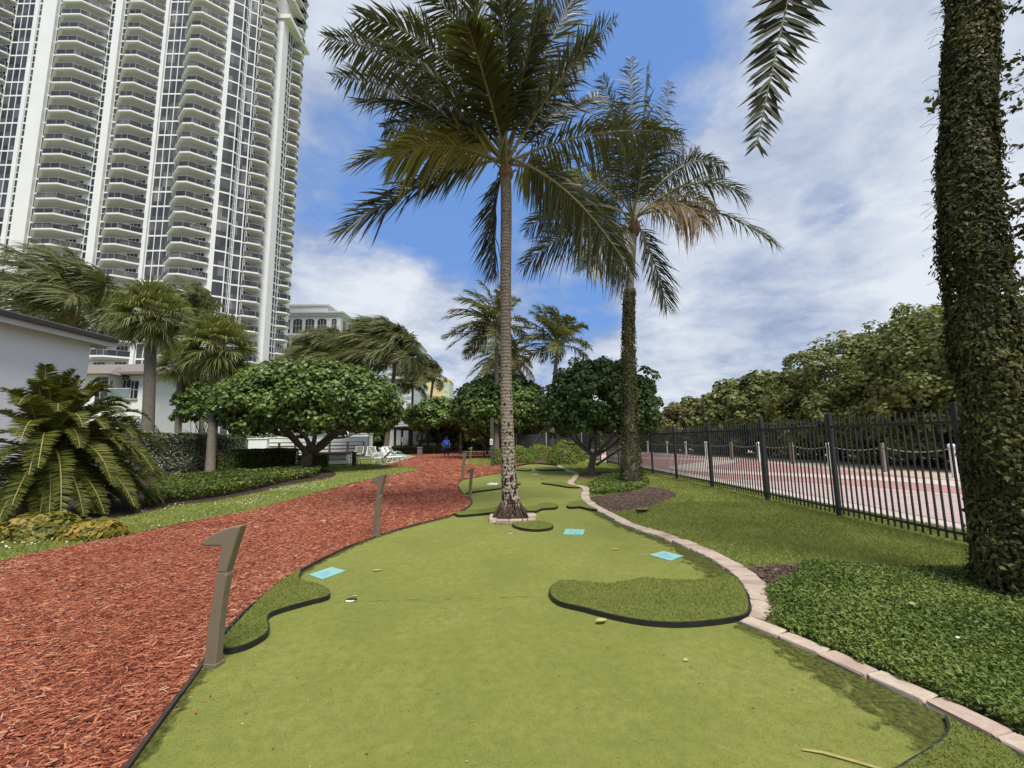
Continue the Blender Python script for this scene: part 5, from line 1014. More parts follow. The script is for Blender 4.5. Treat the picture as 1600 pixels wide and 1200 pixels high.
def balcony_mb(L, dep, ch, wide=False):
    pl = [(0, 0), (0, -.5), (ch, -dep), (L-ch, -dep), (L, -.5), (L, 0)]
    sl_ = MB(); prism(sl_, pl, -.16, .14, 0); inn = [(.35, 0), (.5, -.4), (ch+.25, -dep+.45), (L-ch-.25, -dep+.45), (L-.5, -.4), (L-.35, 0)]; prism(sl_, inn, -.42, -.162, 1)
    ra = MB(); pts = [(.05, -.1), (.06, -.52), (ch+.03, -dep+.06), (L-ch-.03, -dep+.06), (L-.06, -.52), (L-.05, -.1)]
    for a, b_ in zip(pts[:-1], pts[1:]):
        a = A(*a); b_ = A(*b_); d = b_-a; l = np.linalg.norm(d); rz = math.atan2(d[1], d[0]); c = (a+b_)/2
        box(ra, (c[0], c[1], .69), (l-.02, .03, 1.02), 0, rz); box(ra, (c[0], c[1], 1.22), (l+.03, .06, .05), 1, rz)
        n = max(1, int(round(l/1.5)))
        for k in range(n+1): q = a+d*k/n; box(ra, (q[0], q[1], .68), (.045, .05, 1.06), 1, rz)
    dos = []; nd = 2 if L < 12 else 3
    for k in range(nd):
        do = MB(); dos.append(do); w = 2.2; cx_ = L*(k+.5)/nd; box(do, (cx_, -.03, 1.25), (w, .05, 2.2), 0)
        for s in np.linspace(-1, 1, 4): box(do, (cx_+s*w/2, -.05, 1.25), (.07, .07, 2.24), 1)
        box(do, (cx_, -.055, 2.38), (w+.1, .07, .07), 1)
    return [sl_, ra]+dos
def to_mesh(mb, name, mats):
    o = mb.build(name, mats); me = o.data; bpy.data.objects.remove(o); return me
class Bal:
    def __init__(s, L, dep, ch): 
        s.mbs = balcony_mb(L, dep, ch); a, b_ = s.mbs[:2]
        s.m = [to_mesh(a, 'balcony', [m_wall, m_soff]), to_mesh(b_, 'railing', [m_rail, m_bar])]+[to_mesh(c, 'balcony_door', [m_door, m_wall]) for c in s.mbs[2:]]
    def put(s, x, y, z, rz):
        o = bpy.data.objects.new('balcony', s.m[0]); COL.objects.link(o); o.parent = tw; o.location = (x-tw.location[0], y-tw.location[1], z); o.rotation_euler[2] = rz
        for nm, me in [('railing', s.m[1])]+[('balcony_door', q) for q in s.m[2:]]:
            c = bpy.data.objects.new(nm, me); COL.objects.link(c); c.parent = o
    def into(s, mb, x, y, z, rz):
        ca, sa = math.cos(rz), math.sin(rz); R = np.array([[ca, sa, 0], [-sa, ca, 0], [0, 0, 1]])
        for k, src in enumerate(s.mbs):
            V = np.concatenate(src.v)@R+A(x, y, z); mb.v.append(V)
            for f, m_ in src.f: mb.f.append((f+mb.n, [[0, 1], [2, 3], [4, 0], [4, 0], [4, 0]][k][m_]))
            mb.n += len(V)
cols = []
for u0, u1, dep, ch in ((-26, 13.5, 3.3, 2.8), (88, 165, 3.1, 3.2), (193, 254, 2.9, 2.8), (289, 352, 3.2, 3.2)):
    x0, x1 = XA(u0), XA(u1); cols.append((Bal(x1-x0, dep, ch), x0, YA, 0.0))
cols.append((Bal(3.6, 2.5, 1.2), xb, YA+3.5, math.pi/2)); cols.append((Bal(3.3, 1.8, 1.0), xb+2.9, YA+11.3, math.pi/2))
rest = MB(); nind = 0
def in_view(x, y, z): 
    q = A(x, y, z)-CAM; zc = q@FW
    return zc > 0 and -40 < 800+F*(q@RT)/zc < 1600 and -30 < 600-F*(q@UP)/zc < 690
cand = []
for ci, (B_, x, y, rz) in enumerate(cols):
    for k in range(1, NF-1):
        z = Z0+FL*k; vis = in_view(x+(B_ is not cols[5][0])*4, y, z); cand.append((0 if vis and ci < 4 else (1 if vis and ci == 4 else 2), ci, k))
cand.sort()
for pr_, ci, k in cand:
    B_, x, y, rz = cols[ci]; z = Z0+FL*k
    if nind < 100 and pr_ < 2: B_.put(x, y, z, rz); nind += 1
    else: B_.into(rest, x, y, z, rz)
rest.build('balcony_rows', [m_wall, m_soff, m_rail, m_bar, m_door], tw, kind='stuff')
zt_ = P(443, 33, YA+7.5)[2]
mb = MB(); box2(mb, (xb-.2, YA+7.0, 0), (xb+3.1, YA+9.2, zt_)); box2(mb, (xb-.2, YA+9.2, 0), (xb+2.9, YA+16, HT)); mb.build('pillar', m_wall, tw)
strip('window_strip', (xb+2.9, YA+9.25), (xb+2.9, YA+11.3), 2, m_gl, (.42,), zt=zt_-.4)
mb = MB(); box2(mb, (xb-.1, YA+6.7, zt_), (xb+4.6, YA+16.4, zt_+1.0)); mb.build('ledge', m_wall, tw)
B6 = Bal(8.6, 1.9, 1.0); B6.mbs = B6.mbs[:1]
up_ = MB()
for k in range(33, NF-1): B6.into(up_, xb+2.9, YA+6.9, Z0+FL*k, math.pi/2)
up_.build('upper_balcony_rows', [m_wall, m_soff, m_rail, m_bar, m_door], tw, kind='stuff')
# --- generic framed block
m_grey = mk('grey_stucco', (.54, .54, .52), (.60, .595, .575), .3, .85)
m_win = mkglass('dark_window', (.016, .018, .020), (.05, .052, .055), .12, .4)
m_winb = mkglass('blue_window', (.20, .27, .34), (.32, .40, .46), .15, .1)
def arch_window(mb, x, y, z0, w, h, mat, axis='x', mull=1, archh=.5):
    th = np.linspace(0, math.pi, 9); out = [(-w/2, 0), (w/2, 0)]+[(w/2*math.cos(a), h-archh+archh*math.sin(a)) for a in th]
    out = np.array(out); n = len(out)
    V = np.array([(x+a, y, z0+b_) if axis == 'x' else (x, y+a, z0+b_) for a, b_ in out]); c = V.mean(0, keepdims=True); V = np.vstack([V, c]); mb.add(V, [(i, (i+1) % n, n) for i in range(n)], mat)
    for k in (-.17, .17):
        box(mb, (x+k*w, y-.05, z0+h*.45) if axis == 'x' else (x+.05, y+k*w, z0+h*.45), (.12, .06, h*.88) if axis == 'x' else (.06, .12, h*.88), mull)
    box(mb, (x, y-.06, z0+h*.5) if axis == 'x' else (x+.06, y, z0+h*.5), (w, .06, .14) if axis == 'x' else (.06, w, .14), mull)
gb = P(452, 480, 130); g2_ = P(533, 487, 130)
zR = g2_[2]; t = thing('arched_building', (g2_[0]-8, 135, 0), 'grey building with arched top windows and flat stepped cornice right of the tower', 'building')
x0, x1 = gb[0]-4, g2_[0]; y0, y1 = 130, 158
mb = MB(); box2(mb, (x0, y0, 0), (x1, y1, zR-1.2)); mb.build('wall', m_grey, t)
mb = MB(); box2(mb, (x0-.5, y0-.5, zR-1.2), (x1+.5, y1+.5, zR-.5)); box2(mb, (x0-.9, y0-.9, zR-.5), (x1+.9, y1+.9, zR)); mb.build('cornice', m_grey, t)
mb = MB(); box2(mb, (x0+1, y0+4, zR), (x1-6, y1-4, zR+3.2)); box2(mb, (x0+.6, y0+3.6, zR+3.2), (x1-5.6, y1-3.6, zR+3.7)); mb.build('roof_storey', m_grey, t)
for row in range(5):
    zb = zR-6.6-row*4.9
    for i in range(5):
        x = x1-2.0-i*3.75; w = 2.75 if i else 1.5; mb = MB(); arch_window(mb, x, y0-.05, zb, w, 4.4 if row == 0 else 3.5, 0, 'x', 1, .55 if row == 0 else .02); mb.build('window', [m_win, m_bar], t)
    for i in range(6):
        mb = MB(); arch_window(mb, x1+.05, y0+3+i*4.4, zb, 2.5, 4.4 if row == 0 else 3.5, 0, 'y', 1, .55 if row == 0 else .02); mb.build('window', [m_win, m_bar], t)
    mb = MB(); box2(mb, (x0, y0-.25, zb-.75), (x1+.25, y0, zb-.35)); box2(mb, (x1, y0, zb-.75), (x1+.25, y1, zb-.35)); mb.build('ledge', m_wall, t)
def far_tower(name, uL, uR, vT, Y, dep, label, mw, mg, nb, base=0, cols_=5, mat_side=None, win='bands'):
    a = P(uL, vT, Y); b_ = P(uR, vT, Y); t = thing(name, ((a[0]+b_[0])/2, Y, 0), label, 'building'); zT = (a[2]+b_[2])/2
    mb = MB(); box2(mb, (a[0], Y, 0), (b_[0], Y+dep, zT)); mb.build('wall', mw, t); w = b_[0]-a[0]; fh = 3.4*max(1, Y/250)
    k = int((zT-4)/fh)
    for i in range(k):
        z = zT-2-fh*(i+.5); mb = MB()
        if win == 'bands': 
            for j in range(cols_): x = a[0]+w*(j+.5)/cols_; box(mb, (x, Y-.05, z), (w/cols_*.72, .1, fh*.52), 0)
        elif win == 'ends':
            box(mb, (b_[0]-w*.09, Y-.05, z), (w*.18, .1, fh*.5), 0); box(mb, (a[0]+w*.10, Y-.05, z), (w*.2, .1, fh*.5), 0); box(mb, (a[0]+w*.56, Y-.05, z), (w*.05, .1, fh*.4), 0)
        for j in range(max(2, int(dep/8))): box(mb, (b_[0]+.05, Y+dep*(j+.5)/max(2, int(dep/8)), z), (.1, dep/max(2, int(dep/8))*.72, fh*.55), 0)
        mb.build('window_band', mg, t)
    mb = MB(); box2(mb, (a[0]-.4, Y-.4, zT), (b_[0]+.4, Y+dep+.4, zT+1)); mb.build('parapet', mw, t); return t
m_pink = mk('pale_stucco', (.60, .60, .60), (.54, .545, .55), .1, .85); m_yel = mk('yellow_stucco', (.64, .52, .28), (.60, .48, .25), .05, .85); m_tealg = mkglass('teal_glass', (.22, .40, .40), (.36, .52, .50), .2, .2)
far_tower('pale_tower', 606, 645, 528, 240, 40, 'pale slim tower with dark windows behind the wind-swept palm', m_pink, m_winb, 30, cols_=4)
far_tower('white_tower', 624, 646, 606, 300, 60, 'white and blue far tower beside the yellow one', m_pink, m_winb, 20, cols_=3)
far_tower('yellow_tower', 659, 702, 595, 420, 30, 'yellow far tower with a column of small windows', m_yel, m_tealg, 20, win='ends')
# --- low white house at the left edge
m_tile = mk('roof_tile', (.16, .135, .125), (.24, .205, .19), 7, .85, .5, 20, .3); m_fas = mk('fascia', (.62, .62, .60), (.56, .56, .55), 2, .6); m_gut = mk('dark_gutter', (.05, .042, .04), None, 5, .5)
m_hwall = mk('house_wall', (.84, .845, .855), (.80, .805, .82), .4, .85, .06, 6)
c1 = P(139, 560, 15.2); xw = c1[0]; ze = P(150, 540, 15.2)[2]
h = thing('white_house', (xw-3, 9, 0), 'plain white house wall with projecting tiled eave behind the cycad', 'house')
ya, yb = 3.0, 15.2
mb = MB(); box2(mb, (xw-9, ya, 0), (xw, yb, ze+.1)); mb.build('wall', m_hwall, h)
ov = .42; rise = 1.3
mb = MB(); box2(mb, (xw-9-ov, ya-ov, ze+.08), (xw+ov-.06, yb+ov-.06, ze+.20)); mb.build('soffit', m_fas, h)
mb = MB(); box2(mb, (xw+ov-.06, ya-ov, ze+.02), (xw+ov, yb+ov, ze+.30)); box2(mb, (xw-9, yb+ov-.06, ze+.02), (xw+ov-.06, yb+ov, ze+.30)); mb.build('fascia', m_fas, h)
mb = MB(); box2(mb, (xw+ov, ya-ov, ze+.20), (xw+ov+.10, yb+ov+.1, ze+.34)); mb.build('gutter', m_gut, h)
mb = MB(); e0 = xw+ov+.06; rx = xw-4.5
yr0, yr1 = ya+3, yb-3.2
for k in range(15):
    f0, f1 = k/15, (k+1)/15; z0_ = ze+.30+rise*f0; z1_ = ze+.30+rise*f1
    xa, xb_ = e0+(rx-e0)*f0, e0+(rx-e0)*f1; yA0, yA1 = yb+ov+.1+(yr1-yb-ov)*f0, yb+ov+.1+(yr1-yb-ov)*f1
    yB0, yB1 = ya-ov+(yr0-ya+ov)*f0, ya-ov+(yr0-ya+ov)*f1
    V = [(xa, yB0, z0_), (xa, yA0, z0_), (xa, yA0, z0_+.07), (xa, yB0, z0_+.07), (xb_, yB1, z1_+.05), (xb_, yA1, z1_+.05), (2*rx-xb_, yA1, z1_+.05), (2*rx-xa, yA0, z0_+.07), (2*rx-xa, yA0, z0_)]
    mb.add(V, [(0, 1, 2, 3), (3, 2, 5, 4), (2, 7, 6, 5), (1, 8, 7, 2)])
    for y in np.arange(yB0+.15+(k % 2)*.15, yA0-.1, .30): box(mb, (xa+.0, y, z0_+.055), (.05, .27, .05), 0)
mb.build('roof', m_tile, h)
# --- second villa behind
a = P(128, 590, 40); b_ = P(236, 596, 40); zE = P(180, 587, 40)[2]
h = thing('white_villa', ((a[0]+b_[0])/2, 44, 0), 'two storey white villa with grey roof between the house wall and the left fan palm', 'house')
mb = MB(); box2(mb, (a[0]-6, 40, 0), (b_[0], 50, zE)); mb.build('wall', m_hwall, h)
mb = MB(); X0, X1 = a[0]-6.5, b_[0]+.7; rz_ = zE+2.0
V = [(X0, 39.2, zE), (X1, 39.2, zE), (X1, 50.8, zE), (X0, 50.8, zE), (X0, 45, rz_), (X1-4.5, 45, rz_), (X0, 39.2, zE+.25), (X1, 39.2, zE+.25), (X1, 50.8, zE+.25), (X0, 50.8, zE+.25)]
mb.add(V, [(0, 1, 7, 6), (1, 2, 8, 7), (6, 7, 5, 4), (7, 8, 5), (8, 9, 4, 5), (0, 3, 2, 1), (2, 3, 9, 8), (3, 0, 6, 4, 9)]); mb.build('roof', m_tile, h)
bx0, bx1 = P(146, 600, 39)[0], P(176, 600, 39)[0]; zb_ = P(160, 580, 38.5)[2]
mb = MB(); box2(mb, (bx0, 38.4, 0), (bx1, 40, zb_-.3)); mb.build('porch_wall', m_hwall, h)
mb = MB(); cxm = (bx0+bx1)/2; V = [(bx0-.5, 37.9, zb_-.3), (bx1+.5, 37.9, zb_-.3), (bx1+.5, 40.2, zb_-.3), (bx0-.5, 40.2, zb_-.3), (bx0+.6, 40.2, zb_+.7), (bx1-.6, 40.2, zb_+.7)]; mb.add(V, [(0, 1, 5, 4), (1, 2, 5), (3, 0, 4), (0, 3, 2, 1), (2, 3, 4, 5)]); mb.build('porch_roof', m_tile, h)
for u, v, w, hh, y in ((158, 608, .95, 2.2, 38.35), (170, 610, .5, 1.8, 38.35), (197.5, 608, .62, 1.75, 39.95), (210, 609, .6, 1.65, 39.95), (197, 590, .5, .3, 39.95)):
    c = P(u, v, y); mb = MB(); box(mb, (c[0], y, c[2]), (w, .06, hh), 0); box(mb, (c[0], y-.03, c[2]-hh/2-.05), (w+.16, .12, .08), 1); box(mb, (c[0], y-.035, c[2]), (.05, .05, hh), 1); box(mb, (c[0], y-.04, c[2]), (w, .05, .05), 1); mb.build('window', [m_win, m_fas], h)
c = P(180, 615, 38.0); mb = MB(); box(mb, (c[0]+.3, 38.0, c[2]), (1.9, .05, .85), 0); box(mb, (c[0]+.3, 38.0, c[2]+.45), (1.95, .08, .06), 1); mb.build('glass_balustrade', [mkglass('balustrade_glass', (.10, .15, .15), (.20, .26, .26), .12, .8), m_fas], h)
# --- pool terrace: low white walls, planters, railing
def wblock(name, u0, u1, vT, Y, dep, label, mat=m_hwall, zb=0):
    a = P(u0, vT, Y); b_ = P(u1, vT, Y); mb = MB(); zt = (a[2]+b_[2])/2
    bevbox(mb, ((a[0]+b_[0])/2, Y+dep/2, zt/2), (b_[0]-a[0], dep, zt), .03); bevbox(mb, ((a[0]+b_[0])/2, Y+dep/2, zt+.04), (b_[0]-a[0]+.12, dep+.12, .08), .02)
    return mb.build(name, mat, loc=((a[0]+b_[0])/2, Y, 0), label=label, cat='wall')
wblock('terrace_wall', 388, 417, 686, 35, .4, 'short white wall end beside the silvery hedge')
wblock('terrace_wall', 414, 575, 684, 46, .5, 'long low white terrace wall seen under the big clipped sea grape')
wblock('white_planter', 434, 520, 674, 52, 2, 'white raised planter behind the terrace wall, left one')
wblock('white_planter', 530, 575, 678, 55, 2, 'white raised planter right of the palm stem on the pool terrace')
mb = MB(); a = P(540, 668, 56); box2(mb, (a[0]-.5, 56, 0), (a[0]+.5, 57, 5.2)); mb.build('white_column', m_hwall, loc=(a[0], 56, 0), label='thick white column on the pool terrace', cat='column')
for u0, u1, Y, lb in ((438, 470, 53, 'green shrub row in the left white planter'), (545, 575, 56.5, 'green shrub row in the right white planter'), (478, 522, 53, 'second green shrub row in the left white planter')):
    a = P(u0, 670, Y); b_ = P(u1, 670, Y); hedge('planter_shrub', [(a[0], Y), (b_[0], Y), (b_[0], Y+1), (a[0], Y+1)], 1.4, 2.9, lb, 'bush', m_box, 1200, .2)
m_slat = mk('dark_slat', (.060, .042, .034), (.09, .066, .055), 8, .7, .3, 40, .2)
ra = thing('slat_railing', (P(480, 700, 37)[0], 37, 0), 'dark wooden rail fence with open slats in front of the white terrace', 'fence')
us = [417, 436, 461, 488, 515, 543, 568]
for i, u in enumerate(us):
    p = P(u, 700, 36+i*.9); mb = MB(); box(mb, (p[0], p[1], .68), (.14, .14, 1.36)); mb.build('post', m_slat, ra)
    if i+1 < len(us):
        q = P(us[i+1], 700, 36+(i+1)*.9); d = q-p; mb = MB(); L = np.linalg.norm(d[:2])
        for z, hh in ((1.40, .08), (1.08, .12), (.78, .12), (.48, .12), (.2, .1)): c = (p+q)/2; box(mb, (c[0], c[1], z), (L-.15 if z < 1.3 else L, .05 if z < 1.3 else .16, hh), 0, math.atan2(d[1], d[0]))
        mb.build('rail_panel', m_slat, ra)
# white box bench with dark rim
a = P(489, 715, 27.5); b_ = P(542, 715, 27.5); zt = P(515, 708.5, 27.5)[2]
t = thing('game_table', ((a[0]+b_[0])/2, 28, 0), 'long white boxed table with dark rim on the lounger lawn', 'table')
mb = MB(); box2(mb, (a[0], 27.5, .06), (b_[0], 28.3, zt-.06)); box2(mb, (a[0], 27.44, zt-.28), (b_[0], 27.5, zt-.06)); mb.build('cabinet', m_wpost, t)
mb = MB(); box2(mb, (a[0]-.05, 27.38, zt-.06), (b_[0]+.05, 28.36, zt+.02)); mb.build('rim', m_slat, t)
mb = MB(); box2(mb, (a[0]+.15, 27.6, 0), (a[0]+.3, 28.2, .06)); box2(mb, (b_[0]-.3, 27.6, 0), (b_[0]-.15, 28.2, .06)); mb.build('foot', m_slat, t)
# --- sun loungers
m_taupe = mk('taupe_sling', (.15, .125, .105), (.19, .16, .135), 20, .8); m_aqua = mk('aqua_frame', (.24, .44, .42), (.32, .52, .50), 6, .5); m_darks = mk('dark_sling', (.05, .055, .06), None, 12, .8)  # the last one is plain dark cloth for the side-on lounger
def lounger(x, y, rz, label, mf, ms, back=.9, arc_wheel=False, ft=1.25):
    t = thing('sun_lounger', (x, y, 0), label, 'sun lounger', 'sun loungers on the lawn by the bark path'); ca, sa = math.cos(rz), math.sin(rz); R = np.array([[ca, sa, 0], [-sa, ca, 0], [0, 0, 1]])
    def put(mb, nm, mt):
        mb.v = [v@R+A(x, y, 0) for v in mb.v]; mb.build(nm, mt, t)
    w = .33; mb = MB()
    for s in (-w, w):
        tube(mb, [(-.5, s, .34), (ft, s, .34)], .028, 6); bx = -.5-math.cos(back)*.72; bz = .34+math.sin(back)*.72; tube(mb, [(-.5, s, .34), (bx, s, bz)], .028, 6)
    tube(mb, [(ft, -w, .34), (ft, w, .34)], .028, 6); tube(mb, [(bx, -w, bz), (bx, w, bz)], .028, 6); put(mb, 'frame', mf)
    mb = MB()
    if ft < 1: 
        for xx in np.arange(-.4, ft-.05, .16): box2(mb, (xx, -w+.03, .335), (xx+.06, w-.03, .352))
    else: box2(mb, (-.48, -w+.03, .335), (ft-.03, w-.03, .352))
    put(mb, 'seat', ms)
    mb = MB()
    if ft < 1:
        for kk in np.arange(.1, .98, .2): box(mb, (-.5-math.cos(back)*.72*kk, 0, .34+math.sin(back)*.72*kk), (.02, 2*w-.06, .06))
        put(mb, 'backrest', ms); mb = MB()
    V = [(-.5, -w+.03, .35), (-.5, w-.03, .35), (bx, w-.03, bz), (bx, -w+.03, bz)]; V = np.array(V); V2 = V+A(math.sin(back)*.015, 0, math.cos(back)*.015); mb.add(np.vstack([V, V2]), [(0, 1, 2, 3), (4, 7, 6, 5), (0, 4, 5, 1), (2, 6, 7, 3), (1, 5, 6, 2), (0, 3, 7, 4)])
    if ft >= 1: put(mb, 'backrest', ms)
    for px_ in (-.45, ft-.25):
        mb = MB(); tube(mb, [(px_, -w, .33), (px_-.08, -w, .02), (px_-.08, w, .02), (px_, w, .33)], .026, 6); put(mb, 'leg', mf)
    k = np.linspace(0, math.pi, 10)
    for s in (-w-.03, w+.03): mb = MB(); tube(mb, np.column_stack([-.35+np.cos(k)*.32, np.full(10, s), .36+np.sin(k)*(.34 if arc_wheel else .22)]), .022, 6); put(mb, 'armrest', mf)
def LP_(u, v): return G(u, v)[:2]
q = LP_(540, 717); lounger(q[0], q[1]+3, math.radians(-80), 'taupe sling lounger with raised back behind the white boxed table', m_wpost, m_taupe, 1.1)
q = LP_(566, 719); lounger(q[0], q[1]+2, math.radians(-75), 'taupe sling lounger left of the white one, back raised', m_wpost, m_taupe, 1.1)
q = LP_(585, 719); lounger(q[0], q[1]+3, math.radians(-78), 'taupe sling lounger nearest the aqua row', m_wpost, m_taupe, 1.1)
q = LP_(582, 726); lounger(q[0]+.1, q[1], math.radians(183), 'white lounger seen side on in front of the taupe ones', m_wpost, m_darks, .75)
q = LP_(609, 718); lounger(q[0], q[1]+.5, math.radians(-35), 'white lounger seen side on near the pale kerb strip', m_wpost, m_wpost, .95)
for i, u in enumerate((596, 604, 612, 620, 628)):
    q = P(u, 710, 30.0+i*.5); lounger(q[0], q[1], math.radians(28), 'aqua and white curved lounger, %s of the row by the bark path' % ['leftmost', 'second', 'middle', 'fourth', 'rightmost, with round arm'][i], m_wpost if i < 4 else m_aqua, m_aqua, 1.05, True, .62)
q = LP_(548, 728); t = thing('side_table', (q[0], q[1]+.3, 0), 'small white slatted stool beside the boxed table', 'table'); mb = MB(); bevbox(mb, (q[0], q[1]+.3, .50), (.5, .5, .04), .01); mb.build('top', m_wpost, t)
for sx_ in (-.2, .2):
    for sy_ in (-.2, .2): mb = MB(); tube(mb, [(q[0]+sx_, q[1]+.3+sy_, .48), (q[0]+sx_*1.2, q[1]+.3+sy_*1.2, 0)], .025, 6); mb.build('leg', m_wpost, t)
q = LP_(553, 728); mb = MB(); bevbox(mb, (q[0], q[1], .4), (.2, .2, .8), .01); bevbox(mb, (q[0], q[1], .81), (.24, .24, .04), .01); mb.build('wooden_post', mk('olive_post', (.09, .085, .05), None, 9, .8), loc=(q[0], q[1], 0), label='short olive wooden post right of the white stool', cat='post')
# --- lamp post, bin, sign posts
q = LP_(629, 708); t = thing('garden_lamp', (q[0], q[1], 0), 'white garden lamp post with boxy head beside the aqua loungers', 'lamp post'); mb = MB(); tube(mb, [(q[0], q[1], 0), (q[0], q[1], 1.25)], .06, 8); mb.build('post', m_wpost, t)
mb = MB(); bevbox(mb, (q[0], q[1], 1.55), (.26, .26, .55), .04); mb.build('lamp_head', m_wpost, t); mb = MB(); bevbox(mb, (q[0], q[1], 1.86), (.34, .34, .06), .02); mb.build('lamp_cap', m_wpost, t)
q = LP_(656, 711); t = thing('litter_bin', (q[0], q[1], 0), 'grey square litter bin at the far end of the bark path', 'bin'); mb = MB(); V_ = []; bevbox(mb, (q[0], q[1], .36), (.46, .46, .70), .03); mb.build('bin_body', mk('bin_grey', (.13, .14, .15), (.17, .18, .19), 6, .6), t)
mb = MB(); bevbox(mb, (q[0], q[1], .75), (.54, .54, .10), .02); mb.build('lid', mk('bin_lid', (.20, .21, .22), None, 6, .6), t)
q = LP_(768, 720); t = thing('sign_post', (q[0], q[1], 0), 'dark post with white notice board left of the central palm trunk', 'sign'); mb = MB(); bevbox(mb, (q[0]+.05, q[1], 1.5), (.24, .2, 3.0), .02); mb.build('post', m_bronze_d, t)
mb = MB(); zc_ = P(768, 690.5, q[1])[2]; bevbox(mb, (q[0], q[1]-.14, zc_), (.20, .03, .42), .008); mb.build('notice', m_wpost, t)
mb = MB()
for k, z in enumerate((.12, .05, -.02, -.10)): box(mb, (q[0], q[1]-.157, zc_+z), (.11 if k % 2 else .07, .004, .035))
mb.build('lettering', m_slat, t)
q = P(731, 710, 44); t = thing('sign_post', (q[0], 44, 0), 'small white double sign on a thin post near the far path', 'sign'); mb = MB(); tube(mb, [(q[0], 44, 0), (q[0], 44, 2.1)], .04, 6); mb.build('post', m_slat, t)
for z in (1.95, 1.62): mb = MB(); bevbox(mb, (q[0], 43.93, z), (.34, .03, .22 if z > 1.8 else .12), .01); mb.build('sign_board', m_wpost, t)
bf = thing('low_fence', (-2.2, 47, 0), 'low black rail fence beyond the far bark path', 'fence')
xs_ = np.linspace(P(736, 700, 47)[0], P(768, 700, 47)[0], 5)
for i, x in enumerate(xs_):
    mb = MB(); box(mb, (x, 47, .6), (.06, .06, 1.2)); mb.build('post', m_blk, bf)
    if i < 4:
        mb = MB()
        for z in (.15, 1.1): box(mb, ((x+xs_[i+1])/2, 47, z), (xs_[i+1]-x-.06, .04, .05))
        for xx in np.linspace(x, xs_[i+1], 8)[1:-1]: box(mb, (xx, 47.0, .62), (.025, .02, .95))
        mb.build('fence_panel', m_blk, bf)
# --- gazebo
m_shingle = mk('gazebo_shingle', (.20, .19, .185), (.30, .285, .28), 10, .9, .5, 30); gx = P(660, 690, 53); R_ = 5.2; gc = A(gx[0]+.2, 57)
t = thing('gazebo', (gc[0], gc[1], 0), 'dark open gazebo with grey shingle roof behind the far sea grape', 'gazebo'); zE = P(625, 667, 53)[2]
mb = MB(); n = 8; th = np.arange(n)/n*2*math.pi+.39
for k in range(9):
    r0, r1 = R_*(1-k/9.5), R_*(1-(k+1)/9.5); za = zE+2.3*k/9; zb = zE+2.3*(k+1)/9
    V = np.concatenate([np.column_stack([gc[0]+r*np.cos(th), gc[1]+r*np.sin(th), np.full(n, z)]) for r, z in ((r0, za), (r0, za+.08), (r1, zb+.04))]); j = np.arange(n); j2 = (j+1) % n
    mb.add(V, np.stack([j, j2, j2+n, j+n], -1)); mb.add(np.zeros((0, 3)), np.stack([j+n, j2+n, j2+2*n, j+2*n], -1)-len(V))
mb.build('roof', m_shingle, t)
for a in th: mb = MB(); x, y = gc[0]+(R_-.7)*math.cos(a), gc[1]+(R_-.7)*math.sin(a); box(mb, (x, y, zE/2), (.26, .26, zE)); mb.build('post', m_slat, t)
mb = MB()
for i in range(n):
    a, b_ = th[i], th[(i+1) % n]; p = gc+(R_-.7)*A(math.cos(a), math.sin(a)); q = gc+(R_-.7)*A(math.cos(b_), math.sin(b_)); d = q-p; c = (p+q)/2
    if i != 5:
        for z in (.25, .55, .85): box(mb, (c[0], c[1], z), (np.linalg.norm(d)-.27, .06, .10), 0, math.atan2(d[1], d[0]))
    box(mb, (c[0], c[1], zE-.15), (np.linalg.norm(d)-.27, .12, .25), 0, math.atan2(d[1], d[0]))
mb.build('railing', m_slat, t)
wblock('pool_house_wall', 606, 715, 672, 61, .6, 'white pool house wall glimpsed between the gazebo posts')
# ================================================================== person
m_skin = mk('skin', (.36, .20, .14), (.32, .18, .125), 8, .6); m_blue = mk('blue_shirt', (.022, .10, .60), (.035, .14, .72), 6, .8, .3, 20); m_dkp = mk('dark_trousers', (.012, .013, .018), (.02, .021, .026), 6, .85); m_cap = mk('dark_cap', (.015, .017, .022), None, 6, .8); m_mask = mk('pale_mask', (.30, .45, .60), None, 6, .8); m_shoe = mk('dark_shoe', (.012, .012, .012), None, 6, .6)
pq = G(697.5, 713.5); ps = thing('person', (pq[0], pq[1], 0), 'person in bright blue shirt, dark trousers and dark cap walking on the bark path', 'person')
def skin(name, pts, edges, rad, mat, parent, root=0, sub=2, off=0.0):
    me = bpy.data.meshes.new(name); me.from_pydata(pts, edges, []); o = bpy.data.objects.new(name, me); COL.objects.link(o)
    m = o.modifiers.new('skin', 'SKIN'); m.use_smooth_shade = True
    ly = me.skin_vertices[0] if me.skin_vertices else None
    if ly is None:
        bm = bmesh.new(); bm.from_mesh(me); bm.verts.layers.skin.verify(); bm.to_mesh(me); bm.free(); ly = me.skin_vertices[0]
    for i, r in enumerate(rad):
        ly.data[i].radius = (r, r) if np.isscalar(r) else r; ly.data[i].use_root = (i == root)
    s = o.modifiers.new('sub', 'SUBSURF'); s.levels = sub; s.render_levels = sub
    dg = bpy.context.evaluated_depsgraph_get(); me2 = bpy.data.meshes.new_from_object(o.evaluated_get(dg)); o.modifiers.clear(); o.data = me2; me2.materials.clear(); me2.materials.append(mat); me2.name = name
    for p_ in me2.polygons: p_.use_smooth = True
    o.parent = parent; return o
J = {}
pts = []; edges = []; rad = []
def jn(nm, p, r, par=None):
    J[nm] = len(pts); pts.append(p); rad.append(r)
    if par: edges.append((J[par], J[nm]))
